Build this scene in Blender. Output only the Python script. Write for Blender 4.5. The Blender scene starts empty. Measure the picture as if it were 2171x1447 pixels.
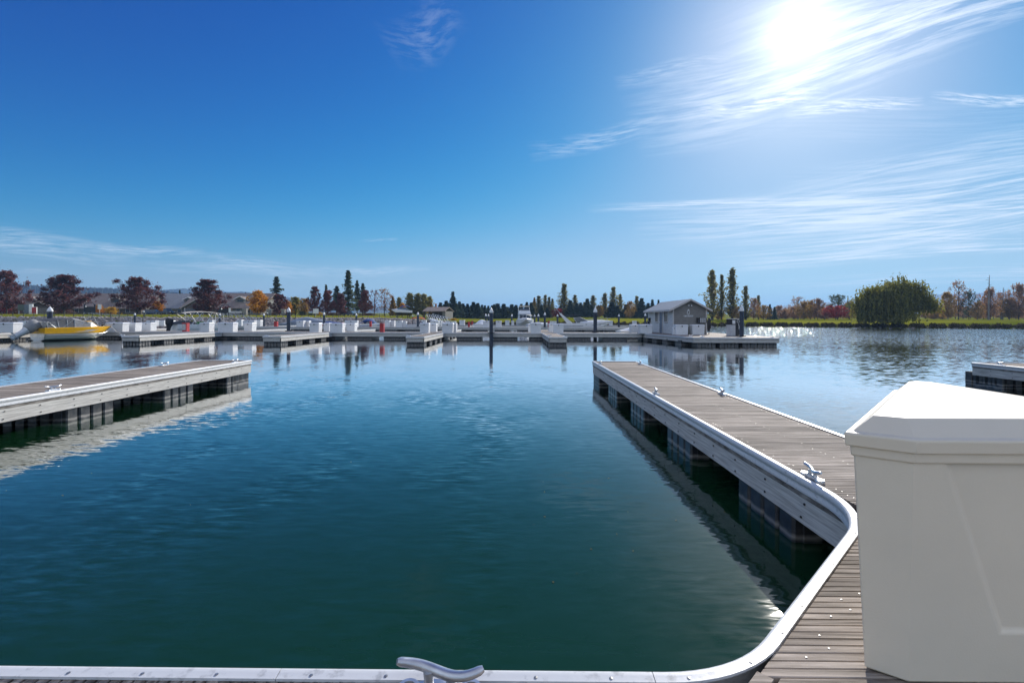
import bpy, math, random
import numpy as np
from mathutils import Vector, Matrix

# ------------------------------------------------------------------ camera, sky, sun, exposure
S = bpy.context.scene
C = S.collection
F, CX, HY = 1040.0, 1085.5, 675.0          # focal length and principal point in photo pixels
YAW, ROLL, EYE = 0.0091, 0.0028, 1.9
AX = Vector((-math.sin(YAW), math.cos(YAW), 0)); RX = Vector((math.cos(YAW), math.sin(YAW), 0)); UX = Vector((0, 0, 1))
cam = bpy.data.objects.new('camera', bpy.data.cameras.new('camera')); C.objects.link(cam)
cam.data.sensor_width = 36; cam.data.lens = F / 2171 * 36
cam.data.shift_y = (HY - 723.5) / 2171
cam.data.clip_end = 40000; cam.data.clip_start = 0.05
_r = RX * math.cos(ROLL) + UX * math.sin(ROLL); _u = UX * math.cos(ROLL) - RX * math.sin(ROLL)
m = Matrix((_r, _u, -AX)).transposed().to_4x4(); m.translation = (0, 0, EYE)
cam.matrix_world = m
S.camera = cam


def ray(x, y=HY):
    u = (x - CX) / F; v = (HY - y) / F
    u2 = u * math.cos(ROLL) - v * math.sin(ROLL); v2 = v * math.cos(ROLL) + u * math.sin(ROLL)
    return AX + RX * u2 + UX * v2


def P(x, y, Y):                             # point seen at photo pixel (x, y), Y metres ahead
    d = ray(x, y); return Vector((0, 0, EYE)) + d * (Y / d.y)


def at(x, Y): return P(x, HY, Y).x


SUN = ray(1692, 66).normalized()
SUN_EL = math.asin(SUN.z); SUN_AZ = math.atan2(SUN.x, SUN.y)
sd = bpy.data.lights.new('sun', 'SUN'); sd.energy = 3.3; sd.angle = math.radians(0.53); sd.color = (1, 0.95, 0.87)
sun = bpy.data.objects.new('sun', sd); C.objects.link(sun)
sun.rotation_euler = (-SUN).to_track_quat('-Z', 'Y').to_euler()
sun.location = SUN * 60

W = bpy.data.worlds.new('World'); S.world = W; W.use_nodes = True
W.cycles.sampling_method = 'MANUAL'; W.cycles.sample_map_resolution = 256
nt = W.node_tree; nt.nodes.clear(); N = nt.nodes; LK = nt.links


def nd(tree, t, **kw):
    n = tree.nodes.new(t)
    for k, v in kw.items():
        if k.startswith('i_'):
            n.inputs[k[2:].replace('_', ' ')].default_value = v
        else: setattr(n, k, v)
    return n


def mth(tree, op, a, b=None, c=None, clamp=False):
    n = tree.nodes.new('ShaderNodeMath'); n.operation = op; n.use_clamp = clamp
    for i, v in enumerate((a, b, c)):
        if v is None: continue
        if isinstance(v, (int, float)): n.inputs[i].default_value = v
        else: tree.links.new(v, n.inputs[i])
    return n.outputs[0]


def mixc(tree, f, a, b, mode='MIX'):
    n = tree.nodes.new('ShaderNodeMix'); n.data_type = 'RGBA'; n.blend_type = mode
    for i, v in ((0, f), (6, a), (7, b)):
        if isinstance(v, (int, float)): n.inputs[i].default_value = v
        elif isinstance(v, tuple): n.inputs[i].default_value = (*v[:3], 1)
        else: tree.links.new(v, n.inputs[i])
    return n.outputs[2]


SKY_STRENGTH = 0.103
sky = N.new('ShaderNodeTexSky'); sky.sky_type = 'NISHITA'; sky.sun_disc = False
sky.sun_elevation = SUN_EL; sky.sun_rotation = SUN_AZ
sky.altitude = 900; sky.air_density = 1.0; sky.dust_density = 0.35; sky.ozone_density = 2.5
hs = N.new('ShaderNodeHueSaturation'); hs.inputs['Saturation'].default_value = 1.28; hs.inputs['Value'].default_value = 1.0
LK.new(sky.outputs[0], hs.inputs['Color'])
sr = N.new('ShaderNodeSeparateColor'); LK.new(hs.outputs[0], sr.inputs[0]); sc_ = N.new('ShaderNodeCombineColor')
for i, (x0, y0, pw) in enumerate(((3.2, 1.35, 3.2), (4.8, 2.55, 1.9), (6.3, 3.75, 1.30))):     # deeper, more saturated blue, as through a polariser
    rp = mth(nt, 'POWER', mth(nt, 'DIVIDE', mth(nt, 'MAXIMUM', sr.outputs[i], 0.001), x0), pw)
    LK.new(mth(nt, 'DIVIDE', mth(nt, 'MULTIPLY', rp, 2 * y0), mth(nt, 'ADD', rp, 1.0)), sc_.inputs[i])
tc = N.new('ShaderNodeTexCoord'); sp = N.new('ShaderNodeSeparateXYZ'); LK.new(tc.outputs['Generated'], sp.inputs[0])
ay = mth(nt, 'MAXIMUM', mth(nt, 'ABSOLUTE', sp.outputs[1]), 0.02)
st_s = mth(nt, 'DIVIDE', sp.outputs[0], ay); st_t = mth(nt, 'DIVIDE', sp.outputs[2], ay)
cmb = N.new('ShaderNodeCombineXYZ'); LK.new(st_s, cmb.inputs[0]); LK.new(st_t, cmb.inputs[1])

# one wisp of cirrus: local coordinates -1..1 along and across, torn into fibres by stretched noise
wg = bpy.data.node_groups.new('wisp', 'ShaderNodeTree')
for nm, ty in (('Vector', 'NodeSocketVector'), ('Seed', 'NodeSocketFloat'), ('Fibre', 'NodeSocketFloat'), ('Shear', 'NodeSocketFloat')):
    wg.interface.new_socket(nm, in_out='INPUT', socket_type=ty)
wg.interface.new_socket('Alpha', in_out='OUTPUT', socket_type='NodeSocketFloat')
gi = wg.nodes.new('NodeGroupInput'); go = wg.nodes.new('NodeGroupOutput')
s1 = wg.nodes.new('ShaderNodeSeparateXYZ'); wg.links.new(gi.outputs[0], s1.inputs[0])
b_ = mth(wg, 'ADD', s1.outputs[1], mth(wg, 'MULTIPLY', mth(wg, 'SINE', mth(wg, 'ADD', mth(wg, 'MULTIPLY', s1.outputs[0], 3.1), mth(wg, 'MULTIPLY', gi.outputs[1], 2.3))), .22))
cn = wg.nodes.new('ShaderNodeCombineXYZ')
wg.links.new(mth(wg, 'ADD', mth(wg, 'MULTIPLY', s1.outputs[0], 2.2), gi.outputs[1]), cn.inputs[0])
wg.links.new(mth(wg, 'ADD', mth(wg, 'MULTIPLY', mth(wg, 'ADD', b_, mth(wg, 'MULTIPLY', s1.outputs[0], gi.outputs[3])), mth(wg, 'MULTIPLY', gi.outputs[2], 1.7)), gi.outputs[1]), cn.inputs[1])
n1 = nd(wg, 'ShaderNodeTexNoise', noise_dimensions='2D'); n1.inputs['Scale'].default_value = 1.0; n1.inputs['Detail'].default_value = 5; n1.inputs['Roughness'].default_value = 0.64
wg.links.new(cn.outputs[0], n1.inputs['Vector'])
ma = mth(wg, 'SUBTRACT', 1.0, mth(wg, 'MULTIPLY', s1.outputs[0], s1.outputs[0]), clamp=True)
mb_ = mth(wg, 'SUBTRACT', 1.0, mth(wg, 'MULTIPLY', b_, b_), clamp=True)
mk = mth(wg, 'MULTIPLY', mth(wg, 'POWER', ma, 0.8), mth(wg, 'POWER', mb_, 1.3))
al = mth(wg, 'MULTIPLY', mk, mth(wg, 'MULTIPLY', mth(wg, 'SUBTRACT', n1.outputs[0], 0.41), 4.2, clamp=True))
wg.links.new(al, go.inputs[0])

# x0, y0, x1, y1 (ends, photo pixels of the sky), half thickness, opacity, fibre, shear
WISPS = [(1480, 238, 1760, 198, 26, .85, 2.2, .6), (1660, 240, 1960, 212, 18, .85, 2.2, .8), (1970, 208, 2240, 214, 16, .7, 2, .5),
         (1330, 260, 2450, -120, 105, .66, 4, .5), (1500, 120, 2400, -160, 110, .30, 5, .4), (1120, 332, 1420, 252, 26, .30, 2.4, .7), (1300, 172, 1560, 120, 22, .22, 2.5, .6),
         (1240, 443, 2000, 418, 12, .75, 2.0, .3), (1340, 500, 2500, 330, 60, .62, 5, .5), (1430, 470, 2500, 250, 56, .26, 5, .6),
         (1480, 508, 2400, 400, 34, .72, 4, .5), (1500, 562, 2500, 400, 40, .60, 5, .5), (1540, 562, 2500, 500, 16, .75, 2.2, .3),
         (1700, 520, 2600, 470, 20, .5, 3, .4), (1640, 395, 2500, 265, 50, .20, 5, .5), (1600, 608, 2600, 560, 22, .5, 3, .4), (1500, 300, 2500, 190, 54, .10, 5, .5),
         (1550, 640, 2600, 610, 20, .35, 3, .4),
         (-120, 505, 300, 545, 34, .34, 4, -.6), (130, 520, 440, 537, 14, .50, 2.2, -.3), (280, 560, 640, 578, 16, .30, 3, -.4), (400, 548, 700, 580, 20, .32, 3, -.5),
         (640, 575, 920, 572, 14, .36, 2.4, -.2), (-100, 578, 140, 574, 8, .3, 2, 0), (760, 512, 850, 505, 4, .25, 1.5, 0),
         (820, 110, 980, 20, 70, .11, 2.4, .6), (-700, 480, 200, 520, 40, .3, 4, -.4)]
acc = None
for k, (x0, y0, x1, y1, hw, op, fib, sh) in enumerate(WISPS):
    a = ray(x0, y0); b = ray(x1, y1)
    a = Vector((a.x / a.y, a.z / a.y)); b = Vector((b.x / b.y, b.z / b.y))
    mp = N.new('ShaderNodeMapping'); mp.vector_type = 'TEXTURE'
    mp.inputs['Location'].default_value = (*((a + b) / 2), 0)
    mp.inputs['Rotation'].default_value = (0, 0, math.atan2(b.y - a.y, b.x - a.x))
    mp.inputs['Scale'].default_value = ((b - a).length / 2, hw / F * 1.0, 1)
    LK.new(cmb.outputs[0], mp.inputs[0])
    g = N.new('ShaderNodeGroup'); g.node_tree = wg
    g.inputs[1].default_value = 3.7 * k + 1.3; g.inputs[2].default_value = fib; g.inputs[3].default_value = sh
    LK.new(mp.outputs[0], g.inputs[0])
    o = mth(nt, 'SUBTRACT', 1.0, mth(nt, 'MULTIPLY', g.outputs[0], op))
    acc = o if acc is None else mth(nt, 'MULTIPLY', acc, o)
cloud = mth(nt, 'SUBTRACT', 1.0, acc, clamp=True)
dt = N.new('ShaderNodeVectorMath'); dt.operation = 'DOT_PRODUCT'; LK.new(tc.outputs['Generated'], dt.inputs[0]); dt.inputs[1].default_value = SUN
g0 = mth(nt, 'MAXIMUM', dt.outputs['Value'], 0.0)
au1 = mth(nt, 'MULTIPLY', mth(nt, 'POWER', g0, 800), 4.0)      # sun veiled by thin cirrus: aureole
au2 = mth(nt, 'MULTIPLY', mth(nt, 'POWER', g0, 70), 1.9)
au3 = mth(nt, 'MULTIPLY', mth(nt, 'POWER', g0, 12), 0.42)
glow = mth(nt, 'ADD', mth(nt, 'ADD', au1, au2), au3)
cl = N.new('ShaderNodeMix'); cl.data_type = 'RGBA'
ccol = mixc(nt, 1.0, (6.0, 6.5, 7.2), (1, 1, 1), 'MULTIPLY')
# unseen cirrus added behind the camera to brighten and neutralise shaded faces
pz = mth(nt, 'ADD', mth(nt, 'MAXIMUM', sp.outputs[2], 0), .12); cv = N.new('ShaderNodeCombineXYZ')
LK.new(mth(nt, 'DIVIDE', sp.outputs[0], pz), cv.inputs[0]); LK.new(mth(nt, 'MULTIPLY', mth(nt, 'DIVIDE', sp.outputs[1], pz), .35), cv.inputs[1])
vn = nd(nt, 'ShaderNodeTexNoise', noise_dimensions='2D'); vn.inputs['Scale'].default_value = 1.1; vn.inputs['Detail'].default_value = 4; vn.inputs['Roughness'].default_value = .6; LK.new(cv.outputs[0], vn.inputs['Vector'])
fill_veil = mth(nt, 'MULTIPLY', mth(nt, 'MULTIPLY', mth(nt, 'SUBTRACT', vn.outputs[0], .2), 1.7, clamp=True), mth(nt, 'MULTIPLY', mth(nt, 'SUBTRACT', .35, sp.outputs[1]), 1.6, clamp=True))
cloud = mth(nt, 'MAXIMUM', cloud, fill_veil)
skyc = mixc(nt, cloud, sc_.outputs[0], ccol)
gl = N.new('ShaderNodeCombineColor')
for i, f in enumerate((1.0, .98, .92)):
    LK.new(mth(nt, 'MULTIPLY', glow, f), gl.inputs[i])
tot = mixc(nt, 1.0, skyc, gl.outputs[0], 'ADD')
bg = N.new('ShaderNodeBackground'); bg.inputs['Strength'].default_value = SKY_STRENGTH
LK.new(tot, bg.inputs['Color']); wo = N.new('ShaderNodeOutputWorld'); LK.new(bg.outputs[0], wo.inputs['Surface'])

S.view_settings.view_transform = 'Standard'; S.view_settings.look = 'None'
S.view_settings.exposure = 0.70; S.view_settings.gamma = 1; S.view_settings.use_curve_mapping = False
cy = S.cycles
cy.use_denoising = True; cy.denoiser = 'OPENIMAGEDENOISE'; cy.denoising_input_passes = 'RGB_ALBEDO_NORMAL'; cy.denoising_prefilter = 'ACCURATE'; cy.max_bounces = 6; cy.diffuse_bounces = 3; cy.glossy_bounces = 3; cy.transmission_bounces = 3; cy.transparent_max_bounces = 6
cy.caustics_reflective = False; cy.caustics_refractive = False; cy.sample_clamp_indirect = 4; cy.volume_bounces = 0; cy.use_adaptive_sampling = True; cy.adaptive_threshold = .02

# ------------------------------------------------------------------ helpers


class MB:
    """collects simple shapes and links them as ONE mesh object"""
    def __init__(s): s.v = []; s.f = []; s.m = []

    def add(s, vs, fs, mi=0):
        b = len(s.v); s.v += [tuple(p) for p in vs]; s.f += [tuple(i + b for i in q) for q in fs]; s.m += [mi] * len(fs); return s

    def box(s, x0, x1, y0, y1, z0, z1, mi=0):
        return s.add([(x0, y0, z0), (x1, y0, z0), (x1, y1, z0), (x0, y1, z0), (x0, y0, z1), (x1, y0, z1), (x1, y1, z1), (x0, y1, z1)],
                     [(0, 3, 2, 1), (4, 5, 6, 7), (0, 1, 5, 4), (1, 2, 6, 5), (2, 3, 7, 6), (3, 0, 4, 7)], mi)

    def rings(s, rs, closed=True, cap0=True, cap1=True, mi=0):
        n = len(rs[0]); vs = [p for r in rs for p in r]; fs = []
        for i in range(len(rs) - 1):
            for j in range(n if closed else n - 1):
                k = (j + 1) % n
                fs.append((i * n + j, i * n + k, (i + 1) * n + k, (i + 1) * n + j))
        if cap0: fs.append(tuple(range(n - 1, -1, -1)))
        if cap1: fs.append(tuple((len(rs) - 1) * n + j for j in range(n)))
        return s.add(vs, fs, mi)

    def tube(s, pts, r, n=6, mi=0):
        pts = [Vector(p) for p in pts]; rs = r if isinstance(r, (list, tuple)) else [r] * len(pts)
        out = []; ref = None
        for i, p in enumerate(pts):
            t = (pts[min(i + 1, len(pts) - 1)] - pts[max(i - 1, 0)]).normalized()
            if ref is None or abs(ref.dot(t)) > .95: ref = Vector((0, 0, 1)) if abs(t.z) < .9 else Vector((1, 0, 0))
            a = t.cross(ref).normalized(); b = a.cross(t).normalized(); ref = b
            out.append([p + (a * math.cos(6.2832 * k / n) + b * math.sin(6.2832 * k / n)) * rs[i] for k in range(n)])
        return s.rings(out, mi=mi)

    def lathe(s, prof, n=12, c=(0, 0), mi=0):
        return s.rings([[(c[0] + r * math.cos(6.2832 * k / n), c[1] + r * math.sin(6.2832 * k / n), z) for k in range(n)] for r, z in prof], mi=mi)

    def prism(s, poly, lo, hi, ax='z', mi=0):
        f = {'z': lambda a, b, h: (a, b, h), 'x': lambda a, b, h: (h, a, b), 'y': lambda a, b, h: (a, h, b)}[ax]
        return s.rings([[f(a, b, lo) for a, b in poly], [f(a, b, hi) for a, b in poly]], mi=mi)

    def sweep(s, prof, path, side=1, mi=0, z=0):
        rs = []; n = len(path)
        for i, p in enumerate(path):
            p = Vector(p[:2]); d = []
            if i > 0: d.append((p - Vector(path[i - 1][:2])).normalized())
            if i < n - 1: d.append((Vector(path[i + 1][:2]) - p).normalized())
            t = sum(d, Vector((0, 0))).normalized(); nn = Vector((t.y, -t.x)) * side
            k = 1 / max(.4, t.dot(d[0])) if d else 1
            rs.append([(p.x + nn.x * u * k, p.y + nn.y * u * k, z + h) for u, h in prof])
        return s.rings(rs, mi=mi)

    def build(s, name, mats, parent=None, smooth=None, bevel=0, loc=None):
        me = bpy.data.meshes.new(name); me.from_pydata(s.v, [], s.f)
        mats = mats if isinstance(mats, (list, tuple)) else [mats]
        for q in mats: me.materials.append(q)
        if len(mats) > 1: me.polygons.foreach_set('material_index', s.m)
        import bmesh
        bm = bmesh.new(); bm.from_mesh(me); bmesh.ops.recalc_face_normals(bm, faces=bm.faces); bm.to_mesh(me); bm.free()
        if smooth:
            me.polygons.foreach_set('use_smooth', [True] * len(me.polygons)); me.set_sharp_from_angle(angle=math.radians(smooth))
        o = bpy.data.objects.new(name, me); C.objects.link(o)
        if parent: o.parent = parent
        if loc is not None: o.location = loc
        if bevel:
            b = o.modifiers.new('bevel', 'BEVEL'); b.width = bevel; b.segments = 2; b.limit_method = 'ANGLE'; b.angle_limit = math.radians(25)
            me.polygons.foreach_set('use_smooth', [True] * len(me.polygons)); me.set_sharp_from_angle(angle=math.radians(28))
        return o


def tag(o, label, cat, group=None):
    o['label'] = label; o['category'] = cat
    if group: o['group'] = group
    return o


def thing(name, label, cat, loc=(0, 0, 0), rz=0, group=None, sc=1):
    o = bpy.data.objects.new(name, None); C.objects.link(o); o.empty_display_size = .2
    o.location = loc; o.rotation_euler = (0, 0, rz); o.scale = (sc,) * 3 if isinstance(sc, (int, float)) else sc
    return tag(o, label, cat, group)


KIDS = {}


def kids(o):
    return [c for c in o.children]


def dup(root, loc, rz=0, label=None, cat=None, group=None, sc=None):
    def cp(o, par):
        c = o.copy(); C.objects.link(c); c.parent = par
        for ch in o.children: cp(ch, c)
        return c
    r = cp(root, None); r.location = loc; r.rotation_euler = (0, 0, rz)
    if sc is not None: r.scale = (sc,) * 3 if isinstance(sc, (int, float)) else sc
    if label: r['label'] = label
    if cat: r['category'] = cat
    if group: r['group'] = group
    return r


def kind(o, k): o['kind'] = k; return o


ONES = ['', 'first', 'second', 'third', 'fourth', 'fifth', 'sixth', 'seventh', 'eighth', 'ninth', 'tenth', 'eleventh', 'twelfth', 'thirteenth', 'fourteenth',
        'fifteenth', 'sixteenth', 'seventeenth', 'eighteenth', 'nineteenth', 'twentieth']


def nth(i):
    if i <= 20: return ONES[i]
    return {2: 'twenty', 3: 'thirty', 4: 'forty'}[i // 10] + '-' + ONES[i % 10] if i % 10 else {3: 'thirtieth', 4: 'fortieth'}[i // 10]


# ------------------------------------------------------------------ materials
def mat(name, c, r=.6, metal=0, var=.18, sc=3, st=(1, 1, 1), rnd=0, bump=0, bsc=30, bst=None, spec=.5, c2=None, lo=.35, hi=.65, world=False):
    m = bpy.data.materials.new(name); m.use_nodes = True; t = m.node_tree; b = t.nodes['Principled BSDF']
    b.inputs['Roughness'].default_value = r; b.inputs['Metallic'].default_value = metal; b.inputs['Specular IOR Level'].default_value = spec
    tc = t.nodes.new('ShaderNodeTexCoord'); geo = t.nodes.new('ShaderNodeNewGeometry')
    vec = geo.outputs['Position'] if world else tc.outputs['Object']
    mp = t.nodes.new('ShaderNodeMapping'); mp.inputs['Scale'].default_value = st; t.links.new(vec, mp.inputs[0])
    oi = t.nodes.new('ShaderNodeObjectInfo')
    cb = t.nodes.new('ShaderNodeCombineXYZ')
    t.links.new(mth(t, 'MULTIPLY', oi.outputs['Random'], 37.0), cb.inputs[0]); t.links.new(mth(t, 'MULTIPLY', oi.outputs['Random'], 11.0), cb.inputs[2])
    ad = t.nodes.new('ShaderNodeVectorMath'); t.links.new(mp.outputs[0], ad.inputs[0]); t.links.new(cb.outputs[0], ad.inputs[1])
    nz = t.nodes.new('ShaderNodeTexNoise'); nz.inputs['Scale'].default_value = sc; nz.inputs['Detail'].default_value = 6; nz.inputs['Roughness'].default_value = .6
    t.links.new(ad.outputs[0], nz.inputs['Vector'])
    mr = t.nodes.new('ShaderNodeMapRange'); mr.inputs[1].default_value = lo; mr.inputs[2].default_value = hi; t.links.new(nz.outputs[0], mr.inputs[0])
    a = tuple(x * (1 - var) for x in c); bb = c2 or tuple(min(1, x * (1 + var)) for x in c)
    col = mixc(t, mr.outputs[0], a, bb)
    if rnd:
        g = mth(t, 'ADD', 1 - rnd / 2, mth(t, 'MULTIPLY', oi.outputs['Random'], rnd))
        cc = t.nodes.new('ShaderNodeCombineColor')
        for i in range(3): t.links.new(g, cc.inputs[i])
        col = mixc(t, 1.0, col, cc.outputs[0], 'MULTIPLY')
    t.links.new(col, b.inputs['Base Color'])
    if bump:
        n2 = t.nodes.new('ShaderNodeTexNoise'); n2.inputs['Scale'].default_value = bsc; n2.inputs['Detail'].default_value = 4
        if bst:
            mp2 = t.nodes.new('ShaderNodeMapping'); mp2.inputs['Scale'].default_value = bst; t.links.new(vec, mp2.inputs[0]); t.links.new(mp2.outputs[0], n2.inputs['Vector'])
        else: t.links.new(ad.outputs[0], n2.inputs['Vector'])
        bp = t.nodes.new('ShaderNodeBump'); bp.inputs['Strength'].default_value = 1; bp.inputs['Distance'].default_value = bump
        t.links.new(n2.outputs[0], bp.inputs['Height']); t.links.new(bp.outputs[0], b.inputs['Normal'])
    return m


def leafmat(name, c, c2, tr=.4):
    m = bpy.data.materials.new(name); m.use_nodes = True; t = m.node_tree; t.nodes.remove(t.nodes['Principled BSDF'])
    geo = t.nodes.new('ShaderNodeNewGeometry'); oi = t.nodes.new('ShaderNodeObjectInfo')
    nz = t.nodes.new('ShaderNodeTexNoise'); nz.inputs['Scale'].default_value = .7; nz.inputs['Detail'].default_value = 3; t.links.new(geo.outputs['Position'], nz.inputs['Vector'])
    f = mth(t, 'ADD', mth(t, 'MULTIPLY', nz.outputs[0], .55), mth(t, 'MULTIPLY', geo.outputs['Random Per Island'], .6))
    f = mth(t, 'ADD', f, mth(t, 'MULTIPLY', mth(t, 'SUBTRACT', oi.outputs['Random'], .5), .3))
    col = mixc(t, mth(t, 'SUBTRACT', f, .1, clamp=True), c, c2)
    d = t.nodes.new('ShaderNodeBsdfDiffuse'); tr_ = t.nodes.new('ShaderNodeBsdfTranslucent'); t.links.new(col, d.inputs[0]); t.links.new(col, tr_.inputs[0])
    gl = t.nodes.new('ShaderNodeBsdfGlossy'); gl.inputs['Roughness'].default_value = .5; gl.inputs[0].default_value = (.6, .6, .6, 1)
    mx = t.nodes.new('ShaderNodeMixShader'); mx.inputs[0].default_value = tr; t.links.new(d.outputs[0], mx.inputs[1]); t.links.new(tr_.outputs[0], mx.inputs[2])
    m2 = t.nodes.new('ShaderNodeMixShader'); m2.inputs[0].default_value = .04; t.links.new(mx.outputs[0], m2.inputs[1]); t.links.new(gl.outputs[0], m2.inputs[2])
    t.links.new(m2.outputs[0], t.nodes['Material Output'].inputs[0])
    return m


M = {}
M['plank'] = mat('weathered_plank', (.23, .188, .150), .8, spec=.15, var=.42, sc=4, st=(.5, 9, 9), rnd=.6, bump=.0012, bsc=9, bst=(1.5, 40, 40), c2=(.45, .385, .325))
M['fascia'] = mat('weathered_board', (.42, .40, .37), .75, var=.25, sc=6, st=(.35, 1, 8), bump=.002, bsc=8, bst=(2, 2, 22), c2=(.66, .64, .60), lo=.3, hi=.6)
M['fascia_top'] = mat('stained_board', (.17, .15, .13), .8, var=.5, sc=6, st=(1, 1, 3), c2=(.34, .31, .28), bump=.002, bsc=20)
M['rail'] = mat('white_rail', (.50, .51, .52), .38, var=.25, sc=22, st=(1, 1, 2), c2=(.66, .67, .68), lo=.26, hi=.45, bump=.0006, bsc=30)
M['screw'] = mat('screw_metal', (.40, .39, .37), .38, metal=.8, var=.2, sc=20)
M['alu'] = mat('cast_aluminium', (.58, .59, .61), .34, metal=.85, var=.12, sc=20, bump=.0006, bsc=60)
M['darkhole'] = mat('dark_recess', (.03, .03, .03), .6)
M['bigbox'] = mat('cream_moulded_plastic', (.83, .735, .575), .48, var=.03, sc=2, bump=.0005, bsc=150)
M['wbox'] = mat('white_fibreglass', (.74, .755, .77), .42, var=.05, sc=3, rnd=.08)
M['white'] = mat('white_paint', (.78, .79, .79), .35, var=.05, sc=3)
M['lgrey'] = mat('light_grey_paint', (.5, .51, .52), .5, var=.1)
M['red'] = mat('red_paint', (.42, .035, .04), .45, var=.15)
M['pile'] = mat('navy_pile_sleeve', (.020, .032, .058), .42, var=.35, sc=3, st=(1, 1, .4))
M['black'] = mat('black_rubber', (.014, .014, .016), .5, var=.2)
M['steel'] = mat('galvanised_steel', (.55, .57, .58), .42, metal=.6, var=.15)
M['yellow'] = mat('yellow_paint', (.80, .42, .008), .28, var=.06)
M['aluhull'] = mat('bare_aluminium', (.72, .71, .69), .30, metal=.75, var=.12, sc=2, st=(.5, 1, 6))
M['canvas'] = mat('grey_canvas', (.34, .335, .33), .8, var=.12, sc=4)
M['canvas_dk'] = mat('dark_canvas', (.06, .065, .075), .8, var=.2)
M['canvas_bl'] = mat('blue_canvas', (.02, .06, .22), .8, var=.2)
M['canvas_rd'] = mat('red_canvas', (.55, .03, .03), .8, var=.15)
M['canvas_tan'] = mat('tan_canvas', (.48, .43, .36), .8, var=.1)
M['canvas_gy'] = mat('blue_grey_canvas', (.25, .29, .35), .8, var=.12)
M['green'] = mat('green_bag', (.03, .22, .02), .7)
M['seat'] = mat('boat_vinyl', (.42, .38, .33), .6, var=.3, sc=3)
M['sid_lit'] = mat('lit_side_siding', (.60, .60, .59), .6, var=.08, sc=3)  # lighter siding copy: the side wall's brighter light is put into its colour
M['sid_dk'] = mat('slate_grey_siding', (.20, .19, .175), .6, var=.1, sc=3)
M['trim'] = mat('pale_trim', (.52, .50, .48), .55, var=.06)
M['roofmetal'] = mat('grey_shingle', (.22, .24, .27), .55, var=.2, sc=8)
M['door'] = mat('blue_grey_door', (.10, .14, .20), .4, var=.1)
M['roof_br'] = mat('brown_shingle', (.25, .20, .17), .85, var=.25, sc=2.5, bump=.01, bsc=8)
M['roof_gy'] = mat('grey_roof_shingle', (.27, .27, .275), .85, var=.22, sc=2.5, bump=.01, bsc=8)
M['wall_br'] = mat('brown_wall', (.12, .10, .085), .8, var=.2, sc=2)
M['wall_gy'] = mat('grey_green_wall', (.22, .22, .20), .8, var=.12, sc=2)
M['wall_st'] = mat('stone_wall', (.25, .235, .215), .9, var=.4, sc=5, bump=.02, bsc=6)
M['carblue'] = mat('blue_car_paint', (.012, .045, .11), .2, var=.05)
M['cardark'] = mat('dark_car_paint', (.012, .014, .02), .2, var=.05)
M['carsilver'] = mat('grey_car_paint', (.05, .07, .10), .2, var=.05)
M['cab_green'] = mat('green_cabinet_paint', (.10, .13, .10), .5)
M['cab_grey'] = mat('blue_grey_cabinet', (.13, .16, .20), .5)
M['bark'] = mat('bark', (.07, .055, .045), .9, var=.35, sc=4, st=(1, 1, .3))
M['bark_lt'] = mat('pale_bark', (.22, .20, .18), .9, var=.35, sc=4, st=(1, 1, .3))
M['rock'] = mat('shore_rock', (.27, .22, .19), .85, var=.5, sc=1.2, c2=(.52, .46, .42), world=True, lo=.3, hi=.7)
M['rope'] = mat('pale_rope', (.62, .57, .48), .8)
M['soil'] = mat('bare_hill', (.03, .045, .03), .9, var=.3, sc=.01)


def glass(name, tint=(.02, .028, .034), rough=.03):
    m = mat(name, tint, rough, var=.05, spec=.8); return m


M['glass'] = glass('dark_glass')
M['screen'] = glass('tinted_windscreen', (.10, .12, .13), .06)
m = bpy.data.materials.new('clear_vinyl'); m.use_nodes = True
_t = m.node_tree; _b = _t.nodes['Principled BSDF']; _b.inputs['Base Color'].default_value = (.30, .30, .30, 1); _b.inputs['Roughness'].default_value = .35; _b.inputs['Alpha'].default_value = .55
M['vinyl'] = m

# black float plastic with a pale scum line where the water laps
m = mat('black_float_plastic', (.020, .023, .029), .38, var=.35, sc=4, bump=.001, bsc=20); M['float'] = m
_t = m.node_tree; _b = _t.nodes['Principled BSDF']; _g = _t.nodes.new('ShaderNodeNewGeometry'); _s = _t.nodes.new('ShaderNodeSeparateXYZ'); _t.links.new(_g.outputs['Position'], _s.inputs[0])
_n = _t.nodes.new('ShaderNodeTexNoise'); _n.inputs['Scale'].default_value = 9; _n.inputs['Detail'].default_value = 5; _t.links.new(_g.outputs['Position'], _n.inputs['Vector'])
_z = mth(_t, 'ADD', _s.outputs[2], mth(_t, 'MULTIPLY', mth(_t, 'SUBTRACT', _n.outputs[0], .5), .05))
_h = mth(_t, 'SUBTRACT', 1.0, mth(_t, 'MULTIPLY', mth(_t, 'ABSOLUTE', mth(_t, 'SUBTRACT', _z, .045)), 28), clamp=True)
_h2 = mth(_t, 'MULTIPLY', mth(_t, 'SUBTRACT', _n.outputs[0], .45), .5, clamp=True)
_old = _b.inputs['Base Color'].links[0].from_socket
_c = mixc(_t, mth(_t, 'MAXIMUM', mth(_t, 'MULTIPLY', _h, .75), _h2), _old, (.36, .34, .31)); _t.links.new(_c, _b.inputs['Base Color'])

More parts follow.
